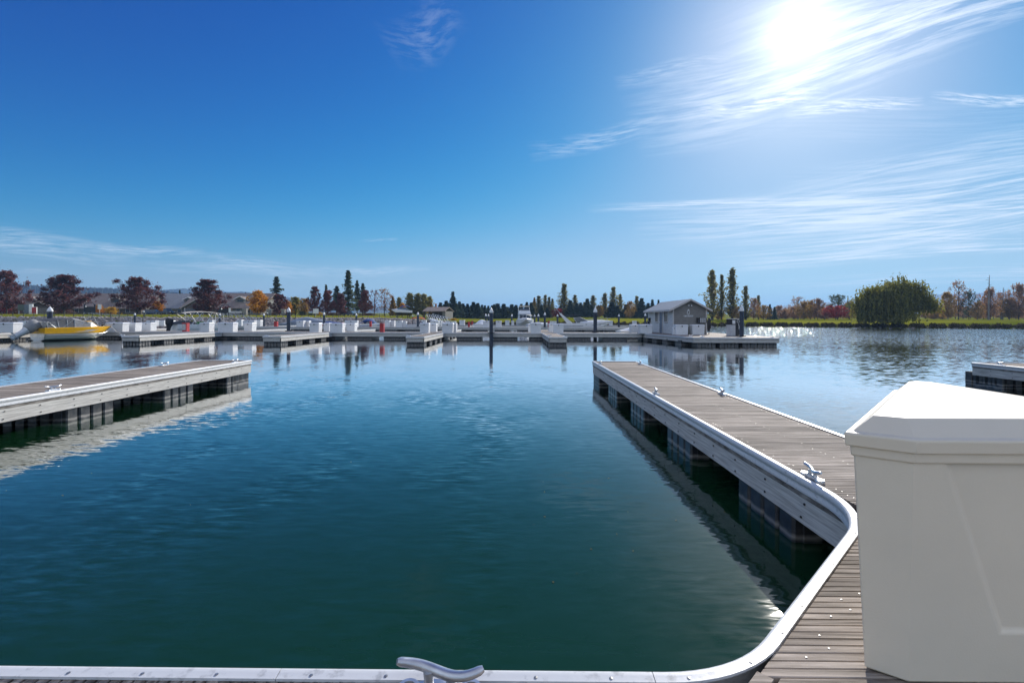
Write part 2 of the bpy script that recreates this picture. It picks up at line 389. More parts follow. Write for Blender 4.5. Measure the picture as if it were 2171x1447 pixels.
LF = {
    'plum': leafmat('plum_leaves', (.07, .028, .030), (.27, .10, .092), .45),
    'orange': leafmat('orange_leaves', (.40, .13, .012), (.80, .42, .03), .5),
    'gold': leafmat('golden_leaves', (.22, .13, .03), (.55, .34, .07), .5),
    'brown': leafmat('russet_leaves', (.20, .11, .06), (.50, .28, .13), .5),
    'poplar': leafmat('poplar_leaves', (.11, .115, .035), (.46, .38, .10), .55),
    'ygreen': leafmat('yellow_green_leaves', (.11, .12, .025), (.45, .38, .07), .5),
    'spruce': leafmat('spruce_needles', (.026, .050, .038), (.10, .135, .085), .3),
    'pine': leafmat('pine_needles', (.035, .055, .032), (.17, .20, .095), .4),
    'willow': leafmat('willow_leaves', (.040, .060, .018), (.36, .33, .05), .5),
    'red': leafmat('red_leaves', (.17, .018, .02), (.50, .06, .045), .5),
    'yellow': leafmat('yellow_leaves', (.50, .28, .012), (.80, .52, .04), .5),
    'hedge': leafmat('hedge_leaves', (.07, .04, .022), (.26, .12, .06), .35),
    'reed': leafmat('shore_brush', (.025, .022, .012), (.13, .10, .04), .35),
}

# ------------------------------------------------------------------ the setting: water, ground, hills, air
w = bpy.data.materials.new('lake_water'); w.use_nodes = True; t = w.node_tree; b = t.nodes['Principled BSDF']
g = t.nodes.new('ShaderNodeNewGeometry'); sp = t.nodes.new('ShaderNodeSeparateXYZ'); t.links.new(g.outputs['Position'], sp.inputs[0])
X_, Y_ = sp.outputs[0], sp.outputs[1]


def wnoise(scale, detail, st, rot=0, rough=.5, dist=0):
    mp = t.nodes.new('ShaderNodeMapping'); mp.inputs['Scale'].default_value = (*st, 1); mp.inputs['Rotation'].default_value = (0, 0, rot)
    t.links.new(g.outputs['Position'], mp.inputs[0])
    n = t.nodes.new('ShaderNodeTexNoise'); n.noise_dimensions = '2D'; n.inputs['Scale'].default_value = scale; n.inputs['Detail'].default_value = detail
    n.inputs['Roughness'].default_value = rough; n.inputs['Distortion'].default_value = dist; t.links.new(mp.outputs[0], n.inputs['Vector'])
    return n.outputs[0]


# wind reaches the open water on the right; the basin between the docks is almost still
edge = mth(t, 'SUBTRACT', X_, mth(t, 'ADD', 4.2, mth(t, 'MULTIPLY', Y_, .19)))
patch = wnoise(.045, 3, (1, .5))
wind = mth(t, 'ADD', mth(t, 'DIVIDE', edge, 7.0), mth(t, 'MULTIPLY', mth(t, 'SUBTRACT', patch, .5), 3.0), clamp=True)
far = mth(t, 'DIVIDE', mth(t, 'SUBTRACT', Y_, 34), 26, clamp=True)
def wslope(scale, detail, st, rot, ax, ay):
    """random slopes of a wavelet field, metres per metre"""
    mp = t.nodes.new('ShaderNodeMapping'); mp.inputs['Scale'].default_value = (*st, 1); mp.inputs['Rotation'].default_value = (0, 0, rot)
    t.links.new(g.outputs['Position'], mp.inputs[0])
    n = t.nodes.new('ShaderNodeTexNoise'); n.noise_dimensions = '2D'; n.inputs['Scale'].default_value = scale; n.inputs['Detail'].default_value = detail; n.inputs['Distortion'].default_value = .4
    t.links.new(mp.outputs[0], n.inputs['Vector']); q = t.nodes.new('ShaderNodeSeparateColor'); t.links.new(n.outputs[1], q.inputs[0])
    return [mth(t, 'MULTIPLY', mth(t, 'SUBTRACT', q.outputs[i], .5), a_) for i, a_ in ((0, ax), (1, ay))]


rip = mth(t, 'ADD', .33, mth(t, 'MULTIPLY', mth(t, 'SUBTRACT', wnoise(.5, 2, (1, .6)), .46), 3.5, clamp=True))
nearf = mth(t, 'SUBTRACT', 1.7, mth(t, 'MULTIPLY', mth(t, 'DIVIDE', mth(t, 'SUBTRACT', Y_, 3), 20, clamp=True), 1.25))
rip = mth(t, 'MULTIPLY', rip, nearf)
sl = [wslope(5.5, 1.5, (.5, 1.9), .30, .06, .11), wslope(12, 2, (.45, 1.7), -.35, .05, .10), wslope(.9, 1, (.6, 1.2), -.3, .015, .03)]
ch = [wslope(4.2, 4, (.7, 1.6), .25, .55, .80), wslope(.7, 2, (.7, 1.4), .1, .14, .20)]
wa = mth(t, 'MULTIPLY', wind, mth(t, 'ADD', .22, mth(t, 'MULTIPLY', far, 1.1)))
cn_ = t.nodes.new('ShaderNodeCombineXYZ'); cn_.inputs[2].default_value = 1
for i in range(2):
    q = mth(t, 'MULTIPLY', mth(t, 'ADD', mth(t, 'ADD', sl[0][i], sl[1][i]), sl[2][i]), rip)
    q = mth(t, 'ADD', q, mth(t, 'MULTIPLY', mth(t, 'ADD', ch[0][i], ch[1][i]), wa)); t.links.new(q, cn_.inputs[i])
nv = t.nodes.new('ShaderNodeVectorMath'); nv.operation = 'NORMALIZE'; t.links.new(cn_.outputs[0], nv.inputs[0])
murk = wnoise(.25, 3, (1, 1))
t.nodes.remove(b)
df = t.nodes.new('ShaderNodeBsdfDiffuse'); t.links.new(mixc(t, murk, (.005, .031, .011), (.007, .037, .016)), df.inputs[0])
gs = t.nodes.new('ShaderNodeBsdfGlossy'); gs.inputs['Roughness'].default_value = .05; gs.inputs[0].default_value = (1, 1, 1, 1); t.links.new(nv.outputs[0], gs.inputs['Normal'])
fr_ = t.nodes.new('ShaderNodeFresnel'); fr_.inputs[0].default_value = 1.34; t.links.new(nv.outputs[0], fr_.inputs['Normal'])
mw = t.nodes.new('ShaderNodeMixShader'); t.links.new(mth(t, 'MULTIPLY', fr_.outputs[0], mth(t, 'ADD', .92, mth(t, 'MULTIPLY', fr_.outputs[0], 2.3)), clamp=True), mw.inputs[0]); t.links.new(df.outputs[0], mw.inputs[1]); t.links.new(gs.outputs[0], mw.inputs[2])
t.links.new(mw.outputs[0], t.nodes['Material Output'].inputs[0])
wm = MB()
wm.add([(-9000, -9000, 0), (9000, -9000, 0), (9000, 9000, 0), (-9000, 9000, 0)], [(0, 1, 2, 3)])
kind(wm.build('lake_water', w), 'structure')

SHORE = [(-46.5, 137), (-44, 126), (-38, 120), (-25, 116), (-15, 118), (-7, 120), (5, 128), (12, 130), (22, 132), (29.5, 135), (34, 136), (39.5, 139), (43, 143), (46.5, 148)]


def shore(th):                               # distance of the water's edge in a direction (degrees right of +Y)
    if th <= SHORE[0][0]: return 137 + min(140, (SHORE[0][0] - th) * 2.2)
    if th >= SHORE[-1][0]: return 148 + min(130, (th - SHORE[-1][0]) * 2.0)
    for (a, ra), (c, rc) in zip(SHORE, SHORE[1:]):
        if a <= th <= c: return ra + (rc - ra) * (th - a) / (c - a)


def lerp(x, pts):
    if x <= pts[0][0]: return pts[0][1]
    for (a, va), (c, vc) in zip(pts, pts[1:]):
        if x <= c: return va + (vc - va) * (x - a) / (c - a)
    return pts[-1][1]


PL = [(-8, -1.5), (-1, -.5), (0, -.1), (3.2, 1.75), (6, 1.85), (34, 2.65), (220, 3.2), (900, 12)]
PR = [(-8, -1.5), (-1, -.5), (0, -.05), (1.4, .62), (5, .75), (45, 1.55), (90, 1.8), (300, 3.0), (900, 12)]


def ground(x, y):
    th = math.degrees(math.atan2(x, y)); s = math.hypot(x, y) - shore(th)
    wl = min(1, max(0, (-3 - th) / 14)); wl = wl * wl * (3 - 2 * wl)
    h = lerp(s, PL) * wl + lerp(s, PR) * (1 - wl)
    md = max(0, 1 - abs(th - 8) / 11) * max(0, min(1, (s - 6) / 30)) * .75
    return h + (md if s < 300 else md * max(0, 1 - (s - 300) / 300))


mg = mat('lawn', (.13, .16, .012), 1, spec=0, var=.25, sc=.05, c2=(.25, .24, .025), world=True, bump=.03, bsc=1.2)
vs = []; fs = []
ths = [-180 + i * 4 for i in range(33)] + [-49 + i * .7 for i in range(141)] + [52 + i * 4 for i in range(33)]
ss = [-8, -1, 0, 1.4, 3.2, 5, 6, 10, 16, 24, 34, 45, 60, 90, 150, 220, 300, 500, 900, 2500, 8500]
for th in ths:
    for s_ in ss:
        r_ = shore(th) + s_; x_ = r_ * math.sin(math.radians(th)); y_ = r_ * math.cos(math.radians(th))
        vs.append((x_, y_, ground(x_, y_) if s_ <= 900 else 12))
n_ = len(ss)
for i in range(len(ths)):
    j = (i + 1) % len(ths)
    for k in range(n_ - 1): fs.append((i * n_ + k, i * n_ + k + 1, j * n_ + k + 1, j * n_ + k))
gm = MB(); gm.add(vs, fs); kind(gm.build('ground', mg, smooth=60), 'structure')

# hills: wooded ridges far off
mh = mat('wooded_hill', (.014, .026, .016), .95, var=.5, sc=.02, c2=(.04, .055, .03), world=True)
HILLS = [(1250, [(-500, 640), (-250, 606), (-60, 600), (30, 602), (60, 604), (120, 607), (200, 610), (250, 611), (330, 613), (400, 625), (470, 650), (520, 672)], 2.2, 10),
         (2600, [(150, 640), (250, 628), (320, 618), (345, 614), (385, 611), (420, 616), (480, 619), (510, 618), (545, 622), (600, 630), (700, 638), (820, 652), (950, 668), (1010, 678)], 1.8, 40),
         (3600, [(1560, 676), (1600, 664), (1650, 649), (1700, 646), (1760, 640), (1830, 634), (1900, 628), (1985, 624), (2060, 621), (2140, 621), (2300, 618), (2600, 624), (2900, 650)], 2.5, 60)]
rg = random.Random(5)
for R_, pts, jag, step in HILLS:
    hm = MB(); top = []; x0, x1 = pts[0][0], pts[-1][0]; nseg = int((x1 - x0) / 1.1)
    rows = [[], [], [], []]
    for i in range(nseg + 1):
        x = x0 + (x1 - x0) * i / nseg; y = lerp(x, pts)
        d = ray(x, y); q = d * (R_ / d.y); d2 = Vector((d.x, 1, 0))
        h = q.z + EYE + rg.uniform(-jag, jag) * .6
        for k, (fr, hf) in enumerate(((.80, 0), (.90, .45), (1.0, 1.0), (1.25, 0))):
            rows[k].append((d2.x * R_ * fr, R_ * fr, max(2, h * hf + (rg.uniform(-jag, jag) if 0 < k < 3 else 0)) if hf else 2))
    hm.rings(rows, closed=False, cap0=False, cap1=False)
    kind(hm.build('hills', mh, smooth=30), 'structure')

# the air: an even thin haze
hz = bpy.data.materials.new('haze'); hz.use_nodes = True; t = hz.node_tree; t.nodes.clear()
pv = t.nodes.new('ShaderNodeVolumePrincipled'); pv.inputs['Color'].default_value = (.34, .60, 1.0, 1); pv.inputs['Density'].default_value = .00022; pv.inputs['Anisotropy'].default_value = .2
om = t.nodes.new('ShaderNodeOutputMaterial'); t.links.new(pv.outputs[0], om.inputs['Volume'])
hb = MB(); hb.box(-9500, 9500, -9500, 9500, -3, 212); ho = kind(hb.build('haze', hz), 'stuff')
ho.display_type = 'WIRE'

# ------------------------------------------------------------------ docks
DZ = .6                                       # deck height above the water
RAILP = [(-.038, .001), (-.038, .011), (-.012, .0135), (0, .016), (.010, .014), (.018, .006), (.022, -.008), (.022, -.024), (.018, -.036), (.010, -.044),
         (.008, -.056), (.013, -.074), (.017, -.094), (.015, -.101), (.001, -.101), (.001, .0005)]
_pl = {}


def plank_mesh(L, k0=0, k1=0):
    key = (round(L, 3), k0, k1)
    if key not in _pl:
        pr = [(-.0635, -.03), (-.0635, -.003), (-.0605, 0), (-.0255, 0), (-.0235, -.012), (-.0180, -.012), (-.0160, 0), (.0160, 0), (.0180, -.012), (.0235, -.012), (.0255, 0), (.0605, 0), (.0635, -.003), (.0635, -.03)]
        mb = MB(); mb.rings([[(0 + k0 * y, y, z) for y, z in pr], [(L + k1 * y, y, z) for y, z in pr]])
        o = mb.build('plank', M['plank']); _pl[key] = o.data; bpy.data.objects.remove(o)
    return _pl[key]


def plank(par, x, y, L, rz=0, k0=0, k1=0, z=0, rr=random.Random(3)):
    o = bpy.data.objects.new('plank', plank_mesh(L, k0, k1)); C.objects.link(o); o.parent = par
    o.location = (x, y, z + rr.uniform(-.0012, .0012)); o.rotation_euler = (rr.uniform(-.004, .004), 0, rz + rr.uniform(-.0006, .0006)); return o


def screws(par, pts, r=.005):
    mb = MB()
    q = random.Random(len(pts)); pts = [p for p in pts if q.random() < .5 or r > .006]
    for x, y, z in pts: mb.lathe([(r, z - .001), (r * .95, z + .0015), (r * .35, z + .0022)], 7, (x, y))
    o = mb.build('screw_heads', M['screw'], par); return kind(o, 'stuff')


_fl = {}


def float_mesh(w, L):
    key = (round(w, 3), round(L, 3))
    if key not in _fl:
        mb = MB(); a, h = w / 2, L / 2
        mb.box(-a + .05, a - .05, -h + .05, h - .05, -.25, .33)
        n = max(2, round(L / .265)); p = L / n; g = .017; c = .022
        for i in range(n):
            y0 = -h + i * p + g; y1 = y0 + p - 2 * g
            for s in (-1, 1):
                poly = [(s * (a - .09), y0), (s * (a - c), y0), (s * a, y0 + c), (s * a, y1 - c), (s * (a - c), y1), (s * (a - .09), y1)]
                mb.prism(poly, -.24, .325)
        n = max(2, round(w / .265)); p = (w - .1) / n
        for i in range(n):
            x0 = -a + .05 + i * p + g; x1 = x0 + p - 2 * g
            for s in (-1, 1):
                mb.prism([(x0, s * (h - .09)), (x0 + c, s * h), (x1 - c, s * h), (x1, s * (h - .09))], -.24, .325)
        o = mb.build('float', M['float'], smooth=20); _fl[key] = o.data; bpy.data.objects.remove(o)
    return _fl[key]


def add_float(par, x, y, w, L, rz=0):
    o = bpy.data.objects.new('float', float_mesh(w, L)); C.objects.link(o); o.parent = par; o.location = (x, y, -DZ); o.rotation_euler = (0, 0, rz); return o


def fascia(par, x0, y0, x1, y1, name='fascia_board'):
    """two boards one above the other, outer face on the line (x0,y0)-(x1,y1)"""
    d = Vector((x1 - x0, y1 - y0)); L = d.length; rz = math.atan2(d.y, d.x)
    mb = MB(); mb.box(0, L, .0, .045, -.36, -.150)
    o = mb.build(name, M['fascia'], par, loc=(x0, y0, 0)); o.rotation_euler = (0, 0, rz)
    mb = MB(); mb.box(0, L, -.004, .045, -.146, -.0995)
    o = mb.build('ledger_board', M['fascia_top'], par, loc=(x0, y0, 0)); o.rotation_euler = (0, 0, rz)


def rail(par, path, side=1, scr=True, name='edge_rail'):
    mb = MB(); mb.sweep(RAILP, path, side)
    mb.build(name, M['rail'], par, smooth=50)
    if scr:
        pts = []
        acc = .12
        for a, c in zip(path, path[1:]):
            a = Vector(a); c = Vector(c); L = (c - a).length; t_ = (c - a) / L; n = Vector((t_.y, -t_.x)) * side; q = acc
            while q < L:
                p = a + t_ * q - n * .022; pts.append((p.x, p.y, .0128)); q += .27
            acc = q - L
        screws(par, pts, .007)


def arc(p0, p1, p2, R, n=9):
    """round the corner p0-p1-p2 with radius R"""
    p0, p1, p2 = Vector(p0), Vector(p1), Vector(p2); a = (p0 - p1).normalized(); c = (p2 - p1).normalized()
    th = math.acos(max(-1, min(1, a.dot(c)))); tl = R / math.tan(th / 2); bi = (a + c).normalized(); o = p1 + bi * (R / math.sin(th / 2))
    s = p1 + a * tl - o; e = p1 + c * tl - o; a0 = math.atan2(s.y, s.x); a1 = math.atan2(e.y, e.x); da = (a1 - a0 + math.pi) % (2 * math.pi) - math.pi
    return [(o.x + R * math.cos(a0 + da * i / n), o.y + R * math.sin(a0 + da * i / n)) for i in range(n + 1)]


def near_finger(label, x0, x1, y0, y1, gusset=False, ph=0.0):
    """timber finger dock, base at its near left corner, deck at DZ"""
    T = thing('finger_dock', label, 'dock', (x0, y0, DZ), group='finger docks reaching out from the near walkway'); w = x1 - x0; L = y1 - y0
    n = int((L - .14) / .131); sp_ = []
    for i in range(n):
        y = .075 + i * .131; xs = .056; k0 = 0
        if gusset and y0 + y < 3.29:                        # planks of the corner piece start at the diagonal rail
            xs = (y0 + y - .964) - x0 + .052; k0 = 1
            if xs < -1.46: xs = -1.46
            if xs > .056: xs, k0 = .056, 0
        plank(T, xs, y, w - .056 - xs, k0=k0)
        for xx in (.125, w / 2, w - .125) + ((xs + .16, xs + .5) if xs < -.2 else ()):
            sp_ += [(xx, y - .04, 0), (xx + .012, y + .04, 0)]
    screws(T, sp_)
    if gusset:
        A = (.50 - x0, 0); K = (y0 - .964 - x0, 0); D = (0, 3.294 - y0)
        path = [A] + arc(A, K, D, .676) + arc(K, D, (0, L), 1.087) + [(0, L), (w, L), (w, 0)]
        fascia(T, 0, L, 0, D[1] - .35, 'fascia_board'); fascia(T, 0, D[1] - .02, K[0] + .02, 0)
    else:
        path = [(0, 0), (0, L), (w, L), (w, 0)]; fascia(T, 0, L, 0, 0)
    rail(T, path, -1)
    fascia(T, w - .06, L, .06, L); fascia(T, w, 0, w, L)
    bm_ = MB(); q = random.Random(int(y1 * 10 + x0)); yy = .4 if not gusset else 1.6
    while yy < L - .1:
        for xx in (-.010, w + .002):
            for zz in (-.19, -.31):
                a = yy + q.uniform(-.03, .03); bm_.box(xx, xx + .008, a - .008, a + .008, zz - .008, zz + .008)
        yy += .61
    kind(bm_.build('bolt_heads', M['darkhole'], T), 'stuff')
    y = 2.4 + ph
    while y + .53 < L:
        add_float(T, w / 2, y + .535, w - .06, 1.07); y += 2.45
    add_float(T, w / 2, L - .48, w - .06, .88)
    jm = MB()
    for xx in (.10, w / 2 - .04, w - .18): jm.box(xx, xx + .08, .06, L - .06, -.26, -.0325)
    jm.build('joist', M['fascia_top'], T)
    return T


NEARY = 1.785
near_finger('long grey planked finger dock on the right running out from the cream box', 2.33, 3.64, NEARY, 14.95, True)
near_finger('planked finger dock across the slip on the left, sunlit pale side board', -9.62, -8.10, NEARY, 14.9, ph=-.3)
near_finger('short end of a dock at the right edge behind the cream box lid', 13.78, 15.2, NEARY, 14.95, ph=.2)

T = thing('dock_walkway', 'planked walkway along the bottom edge, white rail in front of the water', 'dock', (0, 0, DZ))
sp_ = []
xw = -12.0
while xw < 17:
    x = xw
    lim = -.95
    if x < .91 and x > .33: lim = x + .87
    if x <= .33: plank(T, x, -.95, NEARY - .036 + .95, math.pi / 2)
    elif x < .90: plank(T, x, x + .875, NEARY - .036 - (x + .875), math.pi / 2, k0=-1)
    if x < .7: sp_ += [(x - .04, 1.66, 0), (x + .04, 1.65, 0)]
    xw += .131
yy = NEARY - .06
while yy > -.95:
    xs = (yy - .87 + .045) if yy > 1.2 else .42
    plank(T, xs, yy, 16.9 - xs, k0=1 if yy > 1.2 else 0)
    for xx in (1.08, 1.16, 2.4, 3.5): sp_ += [(xx, yy - .04, 0), (xx + .012, yy + .04, 0)]
    yy -= .131
screws(T, sp_)
mb = MB(); mb.rings([[(.93, 1.775, -.03), (.89, 1.815, -.03), (.89, 1.815, .006), (.93, 1.775, .006)], [(.375, 1.22, -.03), (.335, 1.26, -.03), (.335, 1.26, .006), (.375, 1.22, .006)]])
mb.box(.335, .375, -.95, 1.215, -.03, .006); mb.build('divider_board', M['plank'], T)
rail(T, [(-12, NEARY), (-.86, NEARY)], -1); rail(T, [(-.857, NEARY), (.497, NEARY)], -1)
fascia(T, .3, NEARY, -12, NEARY)
fascia(T, 17, NEARY - .01, 3.72, NEARY - .01); fascia(T, -12, -1, 17, -1)
jm = MB()
for yy in (-.8, -.1, .6, 1.25, 1.66): jm.box(-12, 16.9, yy, yy + .06, -.26, -.0325)
jm.build('joist', M['fascia_top'], T)
for i in range(12): add_float(T, -11 + i * 2.4, .42, 1.2, 2.5)

# cleats ---------------------------------------------------------------
def cleat(label, x, y, rz, first=[None], z=DZ, sc=1, group='cleats on the near docks'):
    if first[0] is None:
        T = thing('dock_cleat', label, 'cleat', (x, y, z), rz, group)
        mb = MB(); n = 16
        for s in (-1, 1):                                    # two eyed feet
            ro = [(s * .098 + .036 * math.cos(6.2832 * k / n), .036 * math.sin(6.2832 * k / n)) for k in range(n)]
            ri = [(s * .098 + .020 * math.cos(6.2832 * k / n), .020 * math.sin(6.2832 * k / n)) for k in range(n)]
            rs = [[(a, c, .0) for a, c in ro], [(a, c, .022) for a, c in ro], [(s * .098 + (a - s * .098) * .9, c * .9, .028) for a, c in ro], [(a, c, .028) for a, c in ri], [(a, c, .008) for a, c in ri]]
            mb.rings(rs)
        mb.rings([[(-.075, -.030, 0), (-.075, .030, 0), (-.075, .026, .022), (-.075, -.026, .022)], [(-.03, -.026, 0), (-.03, .026, 0), (-.03, .021, .034), (-.03, -.021, .034)],
                  [(.03, -.026, 0), (.03, .026, 0), (.03, .021, .034), (.03, -.021, .034)], [(.075, -.030, 0), (.075, .030, 0), (.075, .026, .022), (.075, -.026, .022)]])
        mb.build('base', M['alu'], T, smooth=40)
        for s in (-1, 1):
            mb = MB(); mb.lathe([(.0135, .008), (.0135, .016), (.004, .017)], 6, (s * .098, 0)); mb.build('bolt_head', M['screw'], T)
        for s in (-1, 1):
            mb = MB(); mb.tube([(s * .038, 0, .022), (s * .034, 0, .045), (s * .036, -s * .004, .068)], [.019, .0145, .017], 10); mb.build('post', M['alu'], T, smooth=50)
        pts = []; rr = []
        for i in range(25):
            u = -1 + i / 12; pts.append((u * .138, -.026 * math.sin(u * 2.6), .071 + .022 * abs(u) ** 2.2)); rr.append(.0165 - .0035 * abs(u) ** 2 if abs(u) < .95 else .0095)
        mb = MB(); mb.tube(pts, rr, 12); mb.build('horn', M['alu'], T, smooth=60)
        T.scale = (sc,) * 3; first[0] = T; return T
    return dup(first[0], (x, y, z), rz, label, group=group, sc=sc)


cleat('big silver cleat on the walkway at the bottom centre of the picture', -.262, 1.695, 0, sc=1.1)
H = math.pi / 2
for x, y, lb in ((2.415, 4.02, 'silver cleat nearest the cream box, inner edge of the right finger dock'), (2.415, 8.5, 'silver cleat midway along the water side of the right finger dock'),
                 (2.415, 14.1, 'silver cleat at the far left corner of the right finger dock'), (3.555, 4.0, 'silver cleat hidden just behind the cream box lid'),
                 (3.555, 8.5, 'silver cleat midway along the right rail of the right finger dock'), (3.555, 14.1, 'silver cleat at the far right corner of the right finger dock'),
                 (-8.19, 8.6, 'pale cleat near the left picture edge on the left finger dock'), (-9.53, 13.2, 'pale cleat on the far edge of the left finger dock'),
                 (-8.19, 14.2, 'pale cleat close to the tip of the left finger dock'), (-9.53, 8.6, 'cleat on the far side rail of the left finger dock, left of the picture'),
                 (13.87, 14.2, 'cleat on the dock end at the right edge of the picture')):
    cleat(lb, x, y, H, sc=1.0)

q = random.Random(12); mb = MB()
for i in range(30):
    x, y = (q.uniform(-6, 2.0), q.uniform(2.2, 9)) if i % 2 else (q.uniform(.2, 2.1), q.uniform(2.6, 6)); a = q.uniform(0, 6.28); r_ = q.uniform(.005, .014)
    if x > y - 1.1: continue
    mb.add([(x + r_ * math.cos(a), y + r_ * math.sin(a), .004), (x + r_ * .5 * math.cos(a + 1.6), y + r_ * .5 * math.sin(a + 1.6), .006), (x - r_ * math.cos(a), y - r_ * math.sin(a), .004), (x + r_ * .5 * math.cos(a - 1.6), y + r_ * .5 * math.sin(a - 1.6), .006)], [(0, 1, 2, 3)])
kind(mb.build('floating_leaves', LF['gold']), 'stuff')

# the big cream dock box -------------------------------------------------
T = thing('large_dock_box', 'large cream plastic corner box with sloped lid, right foreground', 'dock box', (0, 0, DZ))
FOOT = [(1.300, 1.840), (1.405, 1.765), (2.33, 1.765), (2.40, 1.83), (2.40, 2.84), (2.33, 2.905), (2.255, 2.87)]


def off(poly, d):
    n = len(poly); out = []
    for i in range(n):
        p0, p1, p2 = Vector(poly[i - 1]), Vector(poly[i]), Vector(poly[(i + 1) % n])
        a = (p1 - p0).normalized(); c = (p2 - p1).normalized(); na = Vector((a.y, -a.x)); nc = Vector((c.y, -c.x)); bi = (na + nc).normalized()
        q = p1 + bi * (d / max(.35, bi.dot(na))); out.append((q.x, q.y))
    return out


def ring(poly, z): return [(x, y, z) for x, y in poly]


TOP = off(FOOT, .030)
mb = MB(); r0 = ring(off(FOOT, -.004), .004); r1 = ring(FOOT, .012); r2 = ring(TOP, .795)
mb.rings([r0, r1], cap1=False)
n = len(FOOT)
fs = [(i, (i + 1) % n, n + (i + 1) % n, n + i) for i in range(n) if i != 1]
mb.add(r1 + r2, fs)
# front face with its sunk panel: a trapezoid narrowing downward
A, B_, D_, E_ = Vector(r1[1]), Vector(r1[2]), Vector(r2[2]), Vector(r2[1])


def fp(x, z, inn=0):
    k = (z - .012) / .783; y = A.y + (E_.y - A.y) * k; return Vector((x, y + inn, z))


tz, bz = .795, .185
o_ = [fp(1.505, tz), fp(1.722, bz), fp(2.01, bz), fp(2.225, tz)]
i_ = [fp(1.523, tz, .011), fp(1.735, bz + .016, .011), fp(1.997, bz + .016, .011), fp(2.207, tz, .011)]
mb.add([A, B_, D_, E_] + o_ + i_, [(0, 1, 6, 5), (0, 5, 4, 3), (1, 2, 7, 6), (4, 5, 9, 8), (5, 6, 10, 9), (6, 7, 11, 10), (8, 9, 10, 11)])
mb.rings([r2, ring(off(FOOT, .038), .797), ring(off(FOOT, .040), .836)], cap0=False, cap1=True)
mb.build('body', M['bigbox'], T, bevel=.006)
mb = MB()
mb.rings([ring(off(FOOT, .04), .832), ring(off(FOOT, .052), .835), ring(off(FOOT, .056), .878), ring(off(FOOT, .052), .883), ring(off(FOOT, .034), .887), ring(off(FOOT, -.022), .944)])
mb.build('lid', M['bigbox'], T, bevel=.004)

# docks across the basin ---------------------------------------------------
def far_dock(name, label, x0, x1, y0, y1, group=None, fl='y', gap=(1.1, 1.3), frames=('s', 'e', 'w', 'n')):
    T = thing(name, label, 'dock', (x0, y0, DZ), group=group); w = x1 - x0; L = y1 - y0
    mb = MB(); mb.box(.04, w - .04, .04, L - .04, -.2, .0); mb.build('deck', M['plank'], T)
    rail(T, [(0, 0), (0, L), (w, L), (w, 0), (0.001, 0)], -1, scr=False)
    for k in frames:
        a = {'s': (0, 0, w, 0), 'e': (w, 0, w, L), 'n': (w, L, 0, L), 'w': (0, L, 0, 0)}[k]; fascia(T, *a)
    if fl == 'y':
        y = .06
        while y + gap[0] < L: add_float(T, w / 2, y + gap[0] / 2, w - .08, gap[0]); y += gap[0] + gap[1]
    else:
        x = .5
        while x + 2.2 < w: add_float(T, x + 1.1, L / 2, 2.2, L - .1); x += 3.3
    return T


BY0, BY1 = 44.2, 46.9
far_dock('main_dock', 'long dock across the basin carrying the front row of white boxes', -62, 11.35, BY0, BY1, fl='x')
fx = [(-41.9, 'finger dock left of the yellow boat, mostly out of the picture'), (-27.87, 'far finger dock just right of the yellow boat'), (-17.85, 'far finger dock left of the centre, second from the yellow boat'),
      (-7.75, 'short looking far finger dock left of the central navy pile'), (2.27, 'far finger dock right of the central navy pile, pointing at the camera')]
for x, lb in fx: far_dock('finger_dock', lb, x, x + 1.28, 34.35, BY0 - .03, 'finger docks on the near side of the far dock')
for k, x in enumerate((-41.9, -27.87, -17.85, -7.75, 2.27)):
    far_dock('finger_dock', nth(k + 1) + ' from the left of the finger docks behind the front row of white boxes', x, x + 1.28, BY1 + .03, 57.5, 'finger docks on the back of the far dock')
far_dock('floating_raft', 'low raft float to the left behind the grey hut', 10.7, 12.6, 50, 53)
far_dock('cross_dock', 'second long dock behind the front row of boxes', -40, 16.6, 72, 74.6, fl='x')
for k, x in enumerate((-38, -28, -18, -8, 2, 12)):
    far_dock('finger_dock', nth(k + 1) + ' from the left of the finger docks on the second long dock', x, x + 1.3, 74.63, 86, 'finger docks on the second long dock')
far_dock('back_dock', 'third long dock in front of the white yacht and grass bank', -30, 24, 95, 97.4, fl='x')

# fuel dock: a platform with a slanted left edge
T = thing('fuel_dock', 'broad floating platform carrying the grey hut and fuel pump', 'dock', (11.4, 34.6, DZ))
PF = [(1.05, 0), (7.05, 0), (7.4, 12.6), (-.0, 12.6), (-.0, 8.4)]
mb = MB(); mb.prism(off(PF, -.04), -.2, 0); mb.build('deck', M['plank'], T)
rail(T, PF[::-1] + [(PF[4][0] + .001, PF[4][1])], -1, scr=False)
for i in range(5):
    a, c = PF[i], PF[(i + 1) % 5]; fascia(T, a[0], a[1], c[0], c[1])
for x in (2.0, 3.6, 5.2, 6.3):
    for y in (.7, 4, 7, 10): add_float(T, x, y, 1.3, 1.2)
for y, x in ((2.4, 1.3), (4.9, 1.05), (7.2, .85), (9.5, .7), (11.5, .7)): add_float(T, x, y, 1.1, 1.4)

